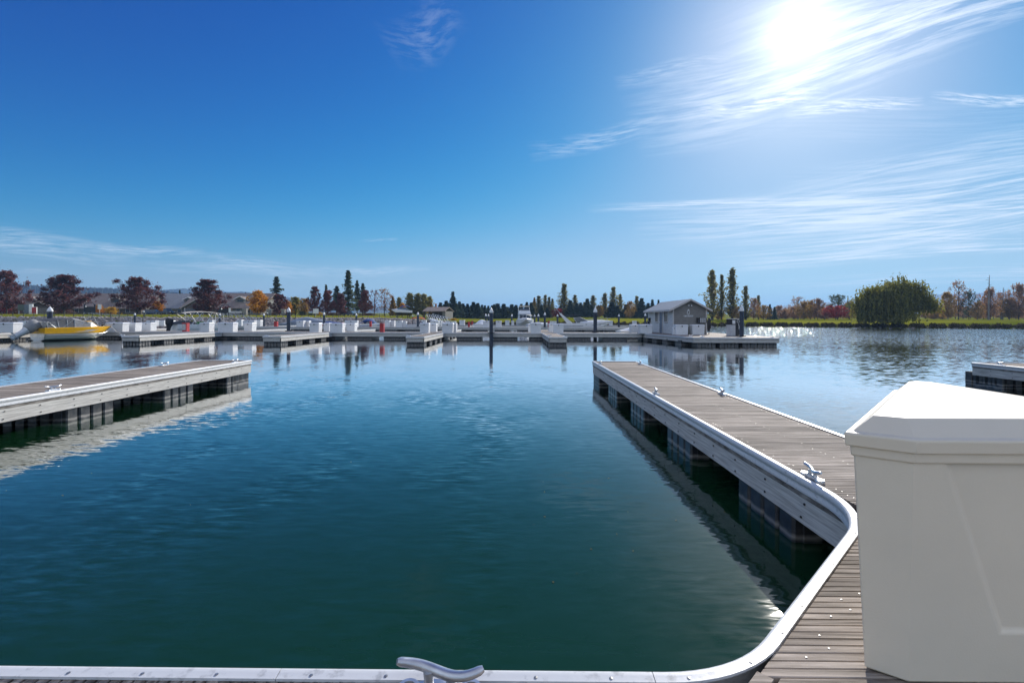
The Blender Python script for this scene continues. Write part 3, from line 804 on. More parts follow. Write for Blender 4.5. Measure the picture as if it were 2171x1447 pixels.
# ------------------------------------------------------------------ hut, pump, piles, dock boxes
HX0, HX1, HY0, HY1 = 13.25, 16.12, 41.7, 49.6
T = thing('fuel_hut', 'small grey gabled hut with lap siding on the fuel dock', 'hut', (HX0, HY0, DZ))
w, L, eh, rh = HX1 - HX0, HY1 - HY0, 2.22, 2.95
mb = MB(); mb.prism([(.03, 0), (w - .03, 0), (w - .03, eh), (w / 2, rh - .08), (.03, eh)], .03, L - .03, 'y'); mb.build('wall', M['sid_dk'], T)
bd = .17
for i in range(17):                                        # lap boards of the gable end
    z = .04 + i * bd; zt = z + bd + .015
    hw = lambda q: w / 2 if q <= eh else max(0.02, (rh - .06 - q) / (rh - .06 - eh) * w / 2)
    if z > rh - .12: break
    a, c = hw(z), hw(min(zt, rh - .1)); zt = min(zt, rh - .08)
    mb = MB(); mb.add([(w / 2 - a, -.002, z), (w / 2 + a, -.002, z), (w / 2 + c, .026, zt), (w / 2 - c, .026, zt), (w / 2 - a, .03, z), (w / 2 + a, .03, z), (w / 2 + c, .03, zt), (w / 2 - c, .03, zt)],
                      [(0, 1, 2, 3), (0, 4, 5, 1), (3, 2, 6, 7), (0, 3, 7, 4), (1, 5, 6, 2)])
    mb.build('gable_board', M['sid_dk'], T)
wins = [(1.9, 1.05, .95, 1.0), (4.75, 1.05, .95, 1.0)]      # y, z, width, height on the side wall
for i in range(13):
    z = .04 + i * bd; zt = z + bd + .015
    if z > eh - .1: break
    segs = [(0.0, L)]
    for (yc, zc, ww, hh) in wins + [(3.35, 0, .9, 2.0)]:
        if z + bd > zc and z < zc + hh:
            segs = [q for a, c in segs for q in ((a, min(c, yc - ww / 2)), (max(a, yc + ww / 2), c)) if q[1] - q[0] > .03]
    for a, c in segs:
        mb = MB(); mb.add([(-.002, a, z), (-.002, c, z), (.026, c, zt), (.026, a, zt), (.03, a, z), (.03, c, z), (.03, c, zt), (.03, a, zt)], [(0, 1, 2, 3), (0, 4, 5, 1), (3, 2, 6, 7), (0, 3, 7, 4), (1, 5, 6, 2)])
        mb.build('side_board', M['sid_lit'], T)
for (yc, zc, ww, hh) in wins:
    mb = MB(); fr = .11
    for a in ((yc - ww / 2, yc - ww / 2 + fr, zc, zc + hh), (yc + ww / 2 - fr, yc + ww / 2, zc, zc + hh), (yc - ww / 2 - .04, yc + ww / 2 + .04, zc - .1, zc + .01), (yc - ww / 2, yc + ww / 2, zc + hh - .12, zc + hh), (yc - .03, yc + .03, zc, zc + hh)):
        mb.box(-.045, .02, a[0], a[1], a[2], a[3])
    f_ = mb.build('window', M['trim'], T)
    mb = MB(); mb.box(-.015, .005, yc - ww / 2 + .05, yc + ww / 2 - .05, zc + .03, zc + hh - .05); mb.build('pane', M['glass'], f_)
mb = MB(); mb.box(-.03, .02, 2.96, 3.74, .03, 1.92); d_ = mb.build('door', M['door'], T)
mb = MB(); mb.box(-.06, -.03, 3.62, 3.67, .95, 1.1); mb.build('handle', M['steel'], d_)
mb = MB(); mb.box(-.04, .02, 2.88, 2.95, 0, 2.0); mb.box(-.04, .02, 3.75, 3.82, 0, 2.0); mb.box(-.04, .02, 2.88, 3.82, 1.93, 2.02); mb.build('door_frame', M['trim'], T)
for x in (-.012, w - .085): mb = MB(); mb.box(x, x + .10, -.022, .06, 0, eh + .02); mb.build('corner_board', M['trim'], T)
ov, og = .36, .28; sl = (rh - eh) / (w / 2)
for s in (0, 1):
    mb = MB(); pts = []
    xa, xb = w / 2, (w + ov if s else -ov); za, zb = rh + .05, eh - ov * sl + .05
    mb.add([(xa, -og, za), (xb, -og, zb), (xb, L + og, zb), (xa, L + og, za), (xa, -og, za - .05), (xb, -og, zb - .05), (xb, L + og, zb - .05), (xa, L + og, za - .05)],
           [(0, 1, 2, 3), (4, 7, 6, 5), (0, 4, 5, 1), (1, 5, 6, 2), (2, 6, 7, 3), (3, 7, 4, 0)])
    mb.build('roof', M['roofmetal'], T)
    mb = MB()
    for yy in (-og - .025, L + og + .001):
        mb.add([(xa, yy, za + .01), (xb, yy, zb + .01), (xb, yy + .024, zb + .01), (xa, yy + .024, za + .01), (xa, yy, za - .15), (xb, yy, zb - .15), (xb, yy + .024, zb - .15), (xa, yy + .024, za - .15)],
               [(0, 1, 2, 3), (4, 7, 6, 5), (0, 4, 5, 1), (1, 5, 6, 2), (2, 6, 7, 3), (3, 7, 4, 0)])
    q = .001 if s else -.026
    mb.box(xb + q, xb + q + .025, -og - .02, L + og, zb - .16, zb + .012)
    mb.build('barge_board', M['trim'], T)
mb = MB(); mb.box(w / 2 - .04, w / 2 + .04, -.08, -.004, 2.42, 2.50, 0)
for s in (-1, 1): mb.lathe([(.06, 2.40), (.065, 2.46), (.02, 2.50)], 8, (w / 2 + s * .11, -.10), 1)
mb.build('floodlight', [M['black'], M['white']], T)
mb = MB(); mb.rings([[(w / 2 - .12 + (.11 + dd) * math.sin(k * .3927) * .8, -.012, 1.86 + (.15 + dd) * math.cos(k * .3927)) for k in range(16)] for dd in (0, .035)], cap0=False, cap1=False)
mb.add([(w / 2 - .20, -.013, 2.03), (w / 2 - .03, -.013, 2.03), (w / 2 - .10, -.013, 2.13), (w / 2 - .14, -.013, 2.13)], [(0, 1, 2, 3)])
mb.build('ring_emblem', M['white'], T)
mb = MB(); mb.box(w / 2 - .5, w / 2 + .26, -.03, -.006, 1.50, 1.61); sg = mb.build('sign_plate', M['white'], T)
mb = MB(); q = random.Random(4)
for a, c in ((-.47, -.40), (-.33, -.31), (-.29, -.26), (-.24, -.19), (-.17, -.12), (-.07, -.03), (-.01, .03), (.05, .08), (.10, .14), (.16, .19), (.205, .235)):
    mb.box(w / 2 + a, w / 2 + c, -.0335, -.0305, 1.525, 1.585)
mb.build('sign_lettering', M['cardark'], sg)
mb = MB(); mb.box(2.0, 2.78, -.20, -.004, .97, 1.42); pk = mb.build('meter_cabinet', M['black'], T)
for i in range(3): mb = MB(); mb.box(2.27 + i * .17, 2.33 + i * .17, -.215, -.201, 1.0, 1.40); mb.build('white_strip', M['white'], pk)
mb = MB(); mb.box(-.2, -.03, L - 1.1, L - .8, 1.05, 1.4); mb.box(-.2, -.03, L - .75, L - .5, .8, 1.15); mb.build('wall_box', M['cardark'], T)
mb = MB(); mb.box(-.14, .0, .12, .36, 2.0, 2.18); mb.build('wall_speaker', M['cardark'], T)

# black hoses hung in a bundle at the hut corner
T = thing('hose_bundle', 'bundle of black hoses hanging at the right corner of the grey hut', 'hose', (HX1 + .16, HY0 + .02, DZ))
for k in range(5):
    mb = MB(); x = -.06 + k * .04; lo_ = .25 + .12 * (k % 3)
    mb.tube([(x, -.02 * k, 1.32), (x - .02, -.05, 1.38), (x + .02, -.07, 1.28), (x + .03, -.06, lo_ + .2), (x, -.04, lo_), (x - .03, -.02, lo_ + .25), (x - .02, 0, 1.2)], .034, 7); mb.build('hose', M['black'], T, smooth=60)
mb = MB(); mb.box(-.09, .2, -.05, .04, 1.28, 1.36); mb.build('bracket', M['steel'], T); mb = MB(); mb.tube([(.02, -.02, 0), (.02, -.02, 1.3)], .03, 6); mb.build('stand', M['black'], T)

# fuel pump
T = thing('fuel_pump', 'white and black fuel pump beside the thick navy pile on the fuel dock', 'fuel pump', (16.55, 38.4, DZ), .22)
mb = MB(); mb.box(0, .38, -.3, .3, 0, .86); mb.build('cabinet', M['lgrey'], T, bevel=.01)
mb = MB(); mb.box(.385, .86, -.3, .3, 0, 1.3); mb.box(0, .384, -.3, .3, .88, 1.3); hd = mb.build('housing', M['black'], T, bevel=.01)
mb = MB(); mb.box(.10, .35, -.315, -.301, .94, 1.22); mb.build('display', M['white'], hd)
mb = MB(); mb.box(-.01, .87, -.31, .31, 1.302, 1.35); mb.build('top_cover', M['lgrey'], T, bevel=.01)
mb = MB(); mb.rings([[(.60 + (.09 + dd) * math.cos(k * .5236), -.312, 1.14 + (.09 + dd) * math.sin(k * .5236)) for k in range(12)] for dd in (0, .03)], cap0=False, cap1=False); mb.box(.70, .80, -.33, -.303, 1.05, 1.12); mb.build('emblem', M['white'], hd)
mb = MB(); mb.tube([(.62, -.33, .95), (.66, -.36, .7), (.62, -.37, .55)], .025, 6); mb.tube([(.70, -.33, .5), (.78, -.36, .3), (.83, -.34, .1)], .02, 6); mb.build('nozzle', M['white'], T, smooth=60)

# piles: navy sleeve, pale cone cap
def pile(px, pyb, Y, label, zt=2.85, r=.165, first=[None], base=None):
    x = at(px, Y)
    if first[0] is None:
        T = thing('mooring_pile', label, 'pile', (x, Y, 0), group='navy piles with pale cone caps')
        mb = MB(); mb.lathe([(.165, -1.5), (.165, 2.5)], 16); mb.build('sleeve', M['pile'], T, smooth=40)
        mb = MB(); mb.lathe([(.172, 2.40), (.178, 2.42), (.178, 2.53), (.14, 2.62), (.02, 2.86), (.002, 2.87)], 16); mb.build('cap', M['white'], T, smooth=40)
        mb = MB()
        for a in range(4):
            cx, sy = math.cos(a * H), math.sin(a * H); mb.box(cx * .22 - .09, cx * .22 + .09, sy * .22 - .09, sy * .22 + .09, DZ + .002, DZ + .06)
        mb.build('pile_guide', M['black'], T); first[0] = T; T.scale = (r / .165, r / .165, zt / 2.87); return T
    return dup(first[0], (x, Y, 0), 0, label, sc=(r / .165, r / .165, zt / 2.87))


pile(106, 0, 42.5, 'pile rising behind the yellow boat canopy', 2.86, .2)
pile(612, 0, 47.6, 'tall pile left of the centre between white boxes of the front row', 2.95, .17)
pile(1041.5, 0, 44.0, 'tall central pile mirrored in the calm water', 2.88, .16)
pile(1262, 0, 45.6, 'tall pile in front of the moored white cruiser', 2.98, .17)
pile(1572.5, 0, 36.6, 'thick pile beside the fuel pump', 2.98, .15)
for px, Y, lb in ((286, 92, 'thin pile at the foot of the left gangway'), (466, 91, 'pile beside the second gangway in front of the brown roofed house'), (559.5, 92, 'thin pile below the orange maple'),
                  (687, 78, 'pile behind white boxes below the maroon trees'), (755.5, 90, 'pale lit pile left of the blue runabout'), (886, 73.5, 'pile beside the red topped boat'),
                  (1030, 90, 'left one of the twin thin piles beside the central pile'), (1035.5, 96, 'right one of the twin thin piles beside the central pile'), (1085, 98, 'thin pile left of the white yacht'),
                  (1133.5, 99, 'thin pile right beside the white yacht'), (1141.5, 88, 'middle pile right of the white yacht'), (1155, 72.5, 'thickest pile right of the white yacht'),
                  (1182, 93, 'thin pile left of the white cruiser arch'), (1312, 90, 'thin pile right of the white cruiser bow'), (1368, 82, 'pile showing left of the grey hut')):
    pile(px, 0, Y, lb, 2.78 if Y > 85 else 2.86)

# white dock boxes
_bx = {}


def dbox(px0, px1, Y, h, label, group, lid=True, rz=0, depth=.75):
    x0, x1 = at(px0, Y), at(px1, Y); w = x1 - x0
    if 'p' not in _bx:
        T = thing('dock_box', label, 'dock box', (0, 0, 0), 0, group)
        mb = MB(); mb.rings([[(-.48, -.48, 0), (.48, -.48, 0), (.48, .48, 0), (-.48, .48, 0)], [(-.5, -.5, .86), (.5, -.5, .86), (.5, .5, .86), (-.5, .5, .86)]]); mb.build('body', M['wbox'], T)
        mb = MB(); mb.rings([[(-.52, -.53, .84), (.52, -.53, .84), (.52, .53, .84), (-.52, .53, .84)], [(-.52, -.53, .93), (.52, -.53, .93), (.52, .53, .93), (-.52, .53, .93)], [(-.47, -.40, 1.0), (.47, -.40, 1.0), (.47, .45, 1.0), (-.47, .45, 1.0)]]); mb.build('lid', M['wbox'], T)
        mb = MB(); mb.box(-.035, .035, -.56, -.532, .76, .90); mb.build('hasp', M['black'], T); _bx['p'] = T; o = T
    else: o = dup(_bx['p'], (0, 0, 0))
    o['label'] = label; o['group'] = group
    o.location = ((x0 + x1) / 2, Y + depth / 2, DZ); o.rotation_euler = (0, 0, rz); o.scale = (w / 1.0, depth, h)
    return o


FR = 'white boxes along the front of the far dock'
front = [(-12, 28, 41, .86, 'wide'), (224, 260, 44.4, .85, 'wide'), (261, 287, 45.6, .80, 'square'), (300, 319.5, 47.2, .82, 'narrow'), (423, 443.5, 44.4, .86, 'tall narrow'), (461.5, 494, 44.4, .88, 'wide'),
         (517, 534.5, 47.2, .82, 'narrow'), (656, 676, 44.5, .86, 'tall narrow'), (686, 698, 47.6, .82, 'narrow'), (699, 726, 44.5, .84, 'wide'), (734, 752, 47.3, .80, 'narrow'),
         (890, 909, 44.5, .88, 'square'), (911, 925, 47.4, .80, 'narrow'), (937, 960, 44.4, .88, 'square'), (961, 967.5, 45.4, .86, 'slim'), (1120, 1125, 47.3, .8, 'slim'), (1125, 1147, 44.4, .93, 'big square'),
         (1164, 1173, 48, .84, 'slim'), (1174, 1195, 44.6, .84, 'square'), (1338, 1356, 46.1, .78, 'square'), (1358, 1383, 43.6, .82, 'wide')]
for i, (a, c, Y, h, ad) in enumerate(front):
    dbox(a, c, Y, h, f'{ad} white dock box, {nth(i + 1)} from the left in the front row', FR, depth=.8)
dbox(1433, 1459, 40.9, .84, 'white dock box against the gable of the grey hut, left of the gap', 'white boxes by the grey hut')
dbox(1468, 1494, 40.9, .85, 'white dock box against the gable of the grey hut, right under the black cabinet', 'white boxes by the grey hut')
dbox(1427, 1432.5, 41.2, .62, 'slim low white locker at the left corner of the hut gable', 'white boxes by the grey hut', depth=.3)
BR = 'white boxes on the docks behind the front row'
back = [(38, 76, 62, .8), (86, 98, 64, .8), (310, 329, 74, .85), (336, 348, 76, .85), (358, 365, 74, .85), (439, 450, 78, .9), (501, 512, 78, .95), (515, 539, 74, .9), (541, 552, 76, .95), (628, 643, 73, .9), (645, 655, 74, .85),
        (731, 757, 73, .95), (816, 826, 74, .95), (828, 836, 74.5, .9), (839, 852, 73, .9), (853, 861, 73.5, .85), (893, 903, 84, .95), (912, 930, 80, .9), (932, 936, 82, .9), (945, 966, 84, .8), (974, 985, 95.4, .95), (1024, 1038, 73.5, .95), (1051, 1063, 73.3, .95),
        (1071, 1080, 95.4, .95), (1084, 1090, 95.4, .9), (1163, 1174, 84, .85), (1292, 1299, 95.4, .9), (1342, 1350, 95.5, .9), (1166, 1180, 95.6, .8)]
for i, (a, c, Y, h) in enumerate(back): dbox(a, c, Y, h, f'white dock box, {nth(i + 1)} from the left behind the front row', BR, depth=.8)

# red fire cabinets
_rc = [None]
for px, Y, h, w, lb in ((391, 45.2, .80, .42, 'red fire cabinet with grey door by the white bimini boat'), (584, 73, .75, .45, 'small red fire cabinet below the orange maple'), (785, 73, .85, .30, 'slim red fire cabinet in front of the blue runabout'),
                        (809, 44.6, .83, .36, 'tall dark red fire cabinet at the middle of the far dock'), (994, 73, .8, .30, 'thin red fire cabinet left of the centre, nearer of two'), (1001, 95.5, .8, .32, 'thin red fire cabinet right beside its nearer twin'),
                        (1163.5, 73, .95, .30, 'red fire cabinet left of the white cruiser')):
    if _rc[0] is None:
        T = thing('fire_cabinet', lb, 'fire cabinet', (0, 0, 0), 0, 'red fire cabinets on the docks')
        mb = MB(); mb.prism([(-.5, 0), (.5, 0), (.5, .96), (-.5, 1.0)], -.5, .5, 'y'); mb.build('cabinet', M['red'], T)
        mb = MB(); mb.box(-.44, .30, -.53, -.502, .18, .88); mb.build('door', M['lgrey'] if px == 391 else M['red'], T)
        mb = MB(); mb.box(-.54, .54, -.54, .54, 1.001, 1.04); mb.build('top', M['red'], T); _rc[0] = T; o = T
    else:
        o = dup(_rc[0], (0, 0, 0), 0, lb)
        for ch in o.children:
            if ch.name.startswith('door'): ch.data = ch.data.copy(); ch.data.materials[0] = M['red']
    o.location = (at(px, Y), Y + .2, DZ); o.scale = (w, w, h)

# dock cleats on the far docks
for px, Y, z, lb in ((259, 34.6, DZ, 'cleat on the tip of the dock that holds the yellow boat line'), (566, 34.7, DZ, 'cleat on the tip of the second far finger dock'), (866, 34.7, DZ, 'cleat at the left of the tip of the third far finger dock'),
                     (1165, 36, DZ, 'dark cleat on the left edge of the far finger right of centre'), (1199, 34.8, DZ, 'cleat at the tip of the far finger right of centre'), (1464, 36.2, DZ, 'dark cleat on the fuel dock edge before the hut'),
                     (1489, 35.2, DZ, 'second cleat on the fuel dock front edge'), (1637, 35.2, DZ, 'cleat at the right end of the fuel dock')):
    cleat(lb, at(px, Y), Y, .3, sc=1.3, group='cleats on the far docks')

# ------------------------------------------------------------------ boats
def hull(T, L, B, Hs, mats, split=.55, sheer=.25, draft=.2, full=.5, stern=.92, name='hull', flare=.9, rake=.12):
    """bow toward +x, stern at x=0; two colours split at a height; returns sheer function"""
    n = 15; secs = []
    def hb(t): return B / 2 * (stern + (1 - stern) * min(1, t * 3)) * (1 - max(0, (t - full) / (1 - full)) ** 2.3)
    def sh(t): return Hs + sheer * t * t
    for i in range(n):
        t = i / (n - 1); b = max(.015, hb(t)); h = sh(t); kz = -draft + (h * .75 + draft) * max(0, (t - .72) / .28) ** 2.0
        x = L * t * (1 - rake) ; fx = L * rake * t ** 3
        cz = kz + (h - kz) * .22; sz = kz + (h - kz) * split if t > .8 else Hs * split * .999 + (sheer * t * t) * split
        sz = max(sz, cz + .02)
        pr = [(x + fx * .2, 0, kz), (x + fx * .4, b * .86 * flare, cz), (x + fx * .75, b * .97, sz), (x + fx, b, h), (x + fx - .0, b - .05 if b > .06 else b * .5, h + .03)]
        secs.append(pr)
    for s in (1, -1):
        mb = MB()
        for k in range(4):
            pass
    mb = MB()
    for k in range(4):
        for s in (1, -1):
            r = [[(p[k][0], s * p[k][1], p[k][2]), (p[k + 1][0], s * p[k + 1][1], p[k + 1][2])] for p in secs]
            mb.rings(r, closed=False, cap0=False, cap1=False, mi=0 if k < 2 else 1)
    p = secs[0]; mb.add([(q[0], q[1], q[2]) for q in p[:4]] + [(q[0], -q[1], q[2]) for q in p[:4]], [(0, 1, 5), (0, 5, 4)], 0)
    mb.add([(q[0], q[1], q[2]) for q in p[:4]] + [(q[0], -q[1], q[2]) for q in p[:4]], [(1, 2, 6, 5)], 0); mb.add([(p[2][0], p[2][1], p[2][2]), (p[3][0], p[3][1], p[3][2]), (p[3][0], -p[3][1], p[3][2]), (p[2][0], -p[2][1], p[2][2])], [(0, 1, 2, 3)], 1)
    mb.build(name, mats, T, smooth=35)
    return secs


def deck(T, secs, t0, t1, m_, name='deck', dz=.0, crown=.06):
    n = len(secs); mb = MB(); r = []
    for i in range(n):
        t = i / (n - 1)
        if t0 - .001 <= t <= t1 + .001:
            p = secs[i][4]; b = p[1]; r.append([(p[0], b, p[2] + dz), (p[0], b * .5, p[2] + dz + crown * min(1, b)), (p[0], -b * .5, p[2] + dz + crown * min(1, b)), (p[0], -b, p[2] + dz)])
    mb.rings(r, closed=False, cap0=False, cap1=False); return mb.build(name, m_, T, smooth=40)


def sole(T, secs, t0, t1, z, m_, name='cockpit_floor'):
    n = len(secs); mb = MB(); r = []
    for i in range(n):
        t = i / (n - 1)
        if t0 - .001 <= t <= t1 + .001: p = secs[i][2]; b = p[1] * .95; r.append([(p[0], b, z), (p[0], -b, z)])
    mb.rings(r, closed=False, cap0=False, cap1=False); return mb.build(name, m_, T)


def outboard(T, x, z, tilt, mc, ml, s=1):
    """an outboard motor at the stern (bow = +x), tilted up by tilt radians"""
    def R(p):
        px, pz = p[0] * s, p[2] * s; c, sn = math.cos(tilt), math.sin(tilt)
        return (x - .12 + px * c + pz * sn, p[1] * s, z + pz * c - px * sn)
    mb = MB(); rs = []
    for zz, a, c, xo in ((.04, .25, .18, -.30), (.10, .33, .23, -.32), (.50, .38, .25, -.34), (.70, .35, .23, -.34), (.77, .26, .17, -.33)):
        rs.append([R((xo + a * math.cos(k * .6283), c * math.sin(k * .6283), zz)) for k in range(10)])
    mb.rings(rs); cw_ = mb.build('cowl', mc, T, smooth=50)
    mb = MB(); rs = []
    for zz, a, c, xo in ((.06, .26, .17, -.30), (-.3, .18, .11, -.30), (-.62, .17, .075, -.32), (-.9, .13, .05, -.33)):
        rs.append([R((xo + a * math.cos(k * .6283), c * math.sin(k * .6283), zz)) for k in range(10)])
    mb.rings(rs); mb.build('leg', ml, T, smooth=50)
    mb = MB(); mb.tube([R((-.52, 0, -.82)), R((-.42, 0, -.82)), R((-.25, 0, -.82)), R((-.1, 0, -.82))], [.04 * s, .07 * s, .07 * s, .02 * s], 8); g_ = mb.build('gearcase', ml, T, smooth=50)
    mb = MB()
    for k in range(3):
        a = k * 2.094; mb.add([R((-.5, .03 * math.cos(a), -.82 + .03 * math.sin(a))), R((-.53, .17 * math.cos(a - .35), -.82 + .17 * math.sin(a - .35))), R((-.55, .19 * math.cos(a), -.82 + .19 * math.sin(a))), R((-.47, .16 * math.cos(a + .4), -.82 + .16 * math.sin(a + .4)))], [(0, 1, 2, 3)])
    mb.build('propeller', M['steel'], g_)
    mb = MB(); mb.prism([R((-.62, 0, -.64))[0:3:2], R((-.1, 0, -.66))[0:3:2], R((-.1, 0, -.68))[0:3:2], R((-.62, 0, -.66))[0:3:2]], -.11 * s, .11 * s, 'y'); mb.build('cavitation_plate', ml, T)
    return cw_


# yellow aluminium boat
T = thing('yellow_motorboat', 'yellow and bare aluminium motorboat with grey canopy and tilted outboard, at the left', 'boat', (-38.35, 38.9, 0), math.radians(72))
sec = hull(T, 5.45, 2.05, 1.03, [M['aluhull'], M['yellow']], split=.56, sheer=.04, draft=.15, stern=.97)
deck(T, sec, .64, 1.0, M['yellow'], 'foredeck'); sole(T, sec, 0, .64, .42, M['lgrey'])
mb = MB(); mb.tube([(0.05, 1.0, .46), (2.5, 1.05, .47), (4.2, .86, .52), (4.9, .42, .66)], .022, 6)
mb.tube([(0.05, -1.0, .46), (2.5, -1.05, .47), (4.2, -.86, .52), (4.9, -.42, .66)], .022, 6)
mb.tube([(0.05, -.98, .28), (2.5, -1.0, .29), (4.2, -.82, .38)], .018, 6); mb.build('side_strake', M['aluhull'], T, smooth=60)
mb = MB(); mb.add([(2.6, -1.052, .80), (3.3, -1.02, .90), (3.9, -.955, .83), (3.2, -1.035, .78)], [(0, 1, 2, 3)]); mb.add([(1.9, -1.053, .72), (3.6, -.995, .73), (2.9, -1.03, .68)], [(0, 1, 2)]); mb.build('side_graphic', M['steel'], T)
wsx = [(3.35, 0), (4.05, .62)]
mb = MB(); zb = 1.06
pts = [(3.25, -.92, zb), (4.02, -.62, zb + .05), (4.02, .62, zb + .05), (3.25, .92, zb)]; tp = [(3.0, -.86, zb + .48), (3.55, -.55, zb + .52), (3.55, .55, zb + .52), (3.0, .86, zb + .48)]
mb.rings([pts, tp], closed=False, cap0=False, cap1=False); ws = mb.build('windscreen', M['vinyl'], T)
mb = MB()
for a, c in list(zip(pts, tp)) + list(zip(tp, tp[1:])) + list(zip(pts, pts[1:])): mb.tube([a, c], .022, 5)
mb.build('windscreen_frame', M['yellow'], ws)
prof = [(.15, 1.62), (.75, 1.78), (1.5, 1.86), (2.05, 1.84), (2.6, 1.74), (3.3, 1.46)]
mb = MB(); mb.rings([[(x, s * .93, z - (.12 if abs(s) == 1 else 0)) for s in (-1, -.55, 0, .55, 1)] for x, z in prof[:4]], closed=False, cap0=False, cap1=False)
mb.build('canopy_top', M['canvas_dk'], T, smooth=60)
mb = MB(); mb.rings([[(x, s * .93, z - (.12 if abs(s) == 1 else 0)) for s in (-1, -.55, 0, .55, 1)] for x, z in prof[3:]], closed=False, cap0=False, cap1=False)
for s in (-1, 1): mb.add([(2.05, s * .935, 1.72), (2.6, s * .935, 1.62), (3.2, s * .93, 1.40), (3.2, s * .93, 1.08), (2.05, s * .97, 1.03)], [(0, 1, 2, 3, 4)])
mb.build('canopy_front', M['canvas'], T, smooth=40)
mb = MB()
for s in (-1, 1): mb.add([(.15, s * .935, 1.52), (1.5, s * .935, 1.74), (2.04, s * .936, 1.72), (2.04, s * .97, 1.03), (.15, s * .97, 1.02), (.15, s * .935, 1.45)], [(0, 1, 2, 3, 4, 5)])
mb.add([(.14, -.93, 1.5), (.14, .93, 1.5), (.14, .95, 1.02), (.14, -.95, 1.02)], [(0, 1, 2, 3)])
mb.build('side_curtain', M['vinyl'], T)
mb = MB()
for s in (-1, 1):
    for a, c in (((.15, 1.5), (.2, 1.02)), ((.2, 1.5), (.75, 1.03)), ((.95, 1.03), (.25, 1.5)), ((.85, 1.68), (.95, 1.04)), ((1.5, 1.74), (1.55, 1.04)), ((2.04, 1.73), (2.06, 1.04)), ((2.0, 1.74), (1.2, 1.04)), ((2.2, 1.04), (2.75, 1.5)), ((2.9, 1.5), (3.2, 1.5))):
        mb.tube([(a[0], s * .95, a[1]), (c[0], s * .965, c[1])], .016, 5)
mb.build('canopy_frame', M['steel'], T)
for y in (-.5, .5):
    mb = MB(); mb.box(1.7, 2.2, y - .25, y + .25, .6, .95); mb.prism([(1.62, .8), (1.72, .8), (1.62, 1.35), (1.52, 1.35)], y - .24, y + .24, 'y'); mb.build('seat', M['seat'], T, bevel=.02)
mb = MB(); mb.box(.25, .7, -.8, .8, .42, .96); mb.build('stern_bench', M['canvas'], T)
mb = MB(); mb.lathe([(.15, 0.9), (.17, 1.1), (.1, 1.25)], 8, (.35, -.72)); mb.lathe([(.14, 0.9), (.15, 1.12), (.08, 1.2)], 8, (2.6, .3)); mb.build('gear_bag', M['black'], T)
mb = MB(); mb.tube([(4.5, -.35, 1.12), (4.9, -.18, 1.2), (5.5, 0, 1.24)], .05, 6); mb.box(4.7, 5.0, -.12, .12, 1.13, 1.3); mb.build('trolling_motor', M['black'], T)
mb = MB(); mb.tube([(4.05, -.62, 1.08), (3.62, -.64, 1.98), (3.7, 0, 2.02), (3.62, .64, 1.98), (4.05, .62, 1.08)], .022, 6); mb.build('hoop_rail', M['steel'], T, smooth=60)
outboard(T, -.35, .55, .95, M['canvas'], M['steel'], 1.25)
mb = MB(); mb.tube([(-.02, -.72, .62), (-.45, -.72, .06)], .018, 5); mb.tube([(-.02, -.45, .62), (-.45, -.45, .06)], .018, 5); mb.box(-.75, -.05, -.98, -.35, .13, .17); mb.build('boarding_ladder', M['aluhull'], T)
mb = MB(); a = Vector((-36.52, 44.1, 1.1)); c = Vector((at(259, 34.6), 34.7, DZ + .06)); 
bowp = T.matrix_basis @ Vector((5.4, 0, 1.1))
mb.tube([bowp, bowp.lerp(c, .5) - Vector((0, 0, .12)), c], .02, 5)
tag(mb.build('mooring_line', M['rope']), 'pale mooring line from the yellow boat bow to the finger dock cleat', 'rope')

# white boat with tan bimini
T = thing('bimini_boat', 'white boat with tan bimini top and black outboard, left middle', 'boat', (at(368, 55), 55, 0), math.radians(55))
sec = hull(T, 6.4, 2.3, 1.12, [M['white'], M['white']], split=.6, sheer=.12, stern=.98)
deck(T, sec, .7, 1, M['white'], 'foredeck'); sole(T, sec, 0, .72, .6, M['lgrey'])
mb = MB(); rs = [[(x, s * 1.05, z - .1 * s * s) for s in (-1, -.5, 0, .5, 1)] for x, z in ((.7, 2.45), (1.6, 2.62), (2.8, 2.66), (4.0, 2.58), (4.9, 2.4))]
mb.rings(rs, closed=False, cap0=False, cap1=False); mb.build('bimini_top', M['canvas_tan'], T, smooth=60)
mb = MB()
for s in (-1, 1):
    for a, c in (((.7, 2.35), (2.2, 1.1)), ((2.0, 2.5), (2.9, 1.1)), ((2.6, 2.52), (1.4, 1.1)), ((3.6, 2.5), (2.9, 1.1)), ((4.8, 2.35), (3.6, 1.12)), ((4.0, 2.45), (5.0, 1.15)), ((4.85, 2.33), (4.9, 1.15))): mb.tube([(a[0], s * 1.05, a[1]), (c[0], s * 1.08, c[1])], .03, 5)
kind(mb.build('bimini_frame', M['white'], T), 'stuff')
mb = MB(); mb.rings([[(x, y, z) for y, z in ((-.95, 1.15), (-.7, 1.45 + dz), (.7, 1.45 + dz), (.95, 1.15))] for x, dz in ((-.2, -.2), (.5, .05), (1.3, .1), (1.9, -.15))]); mb.build('stern_cover', M['canvas_dk'], T, smooth=40)
mb = MB(); mb.rings([[(2.0 + a, -.9 + .25 * math.cos(k), 1.25 + .2 * math.sin(k)) for k in (0, 1.05, 2.1, 3.14, 4.2, 5.2)] for a in (0, .2, .55, .7)]); mb.build('green_bag', M['green'], T, smooth=60)
mb = MB(); mb.tube([(.9, -.9, 1.2), (.75, -.95, 3.0)], .015, 4); mb.build('antenna', M['white'], T)
outboard(T, 0, .9, .15, M['black'], M['black'], 1.1)

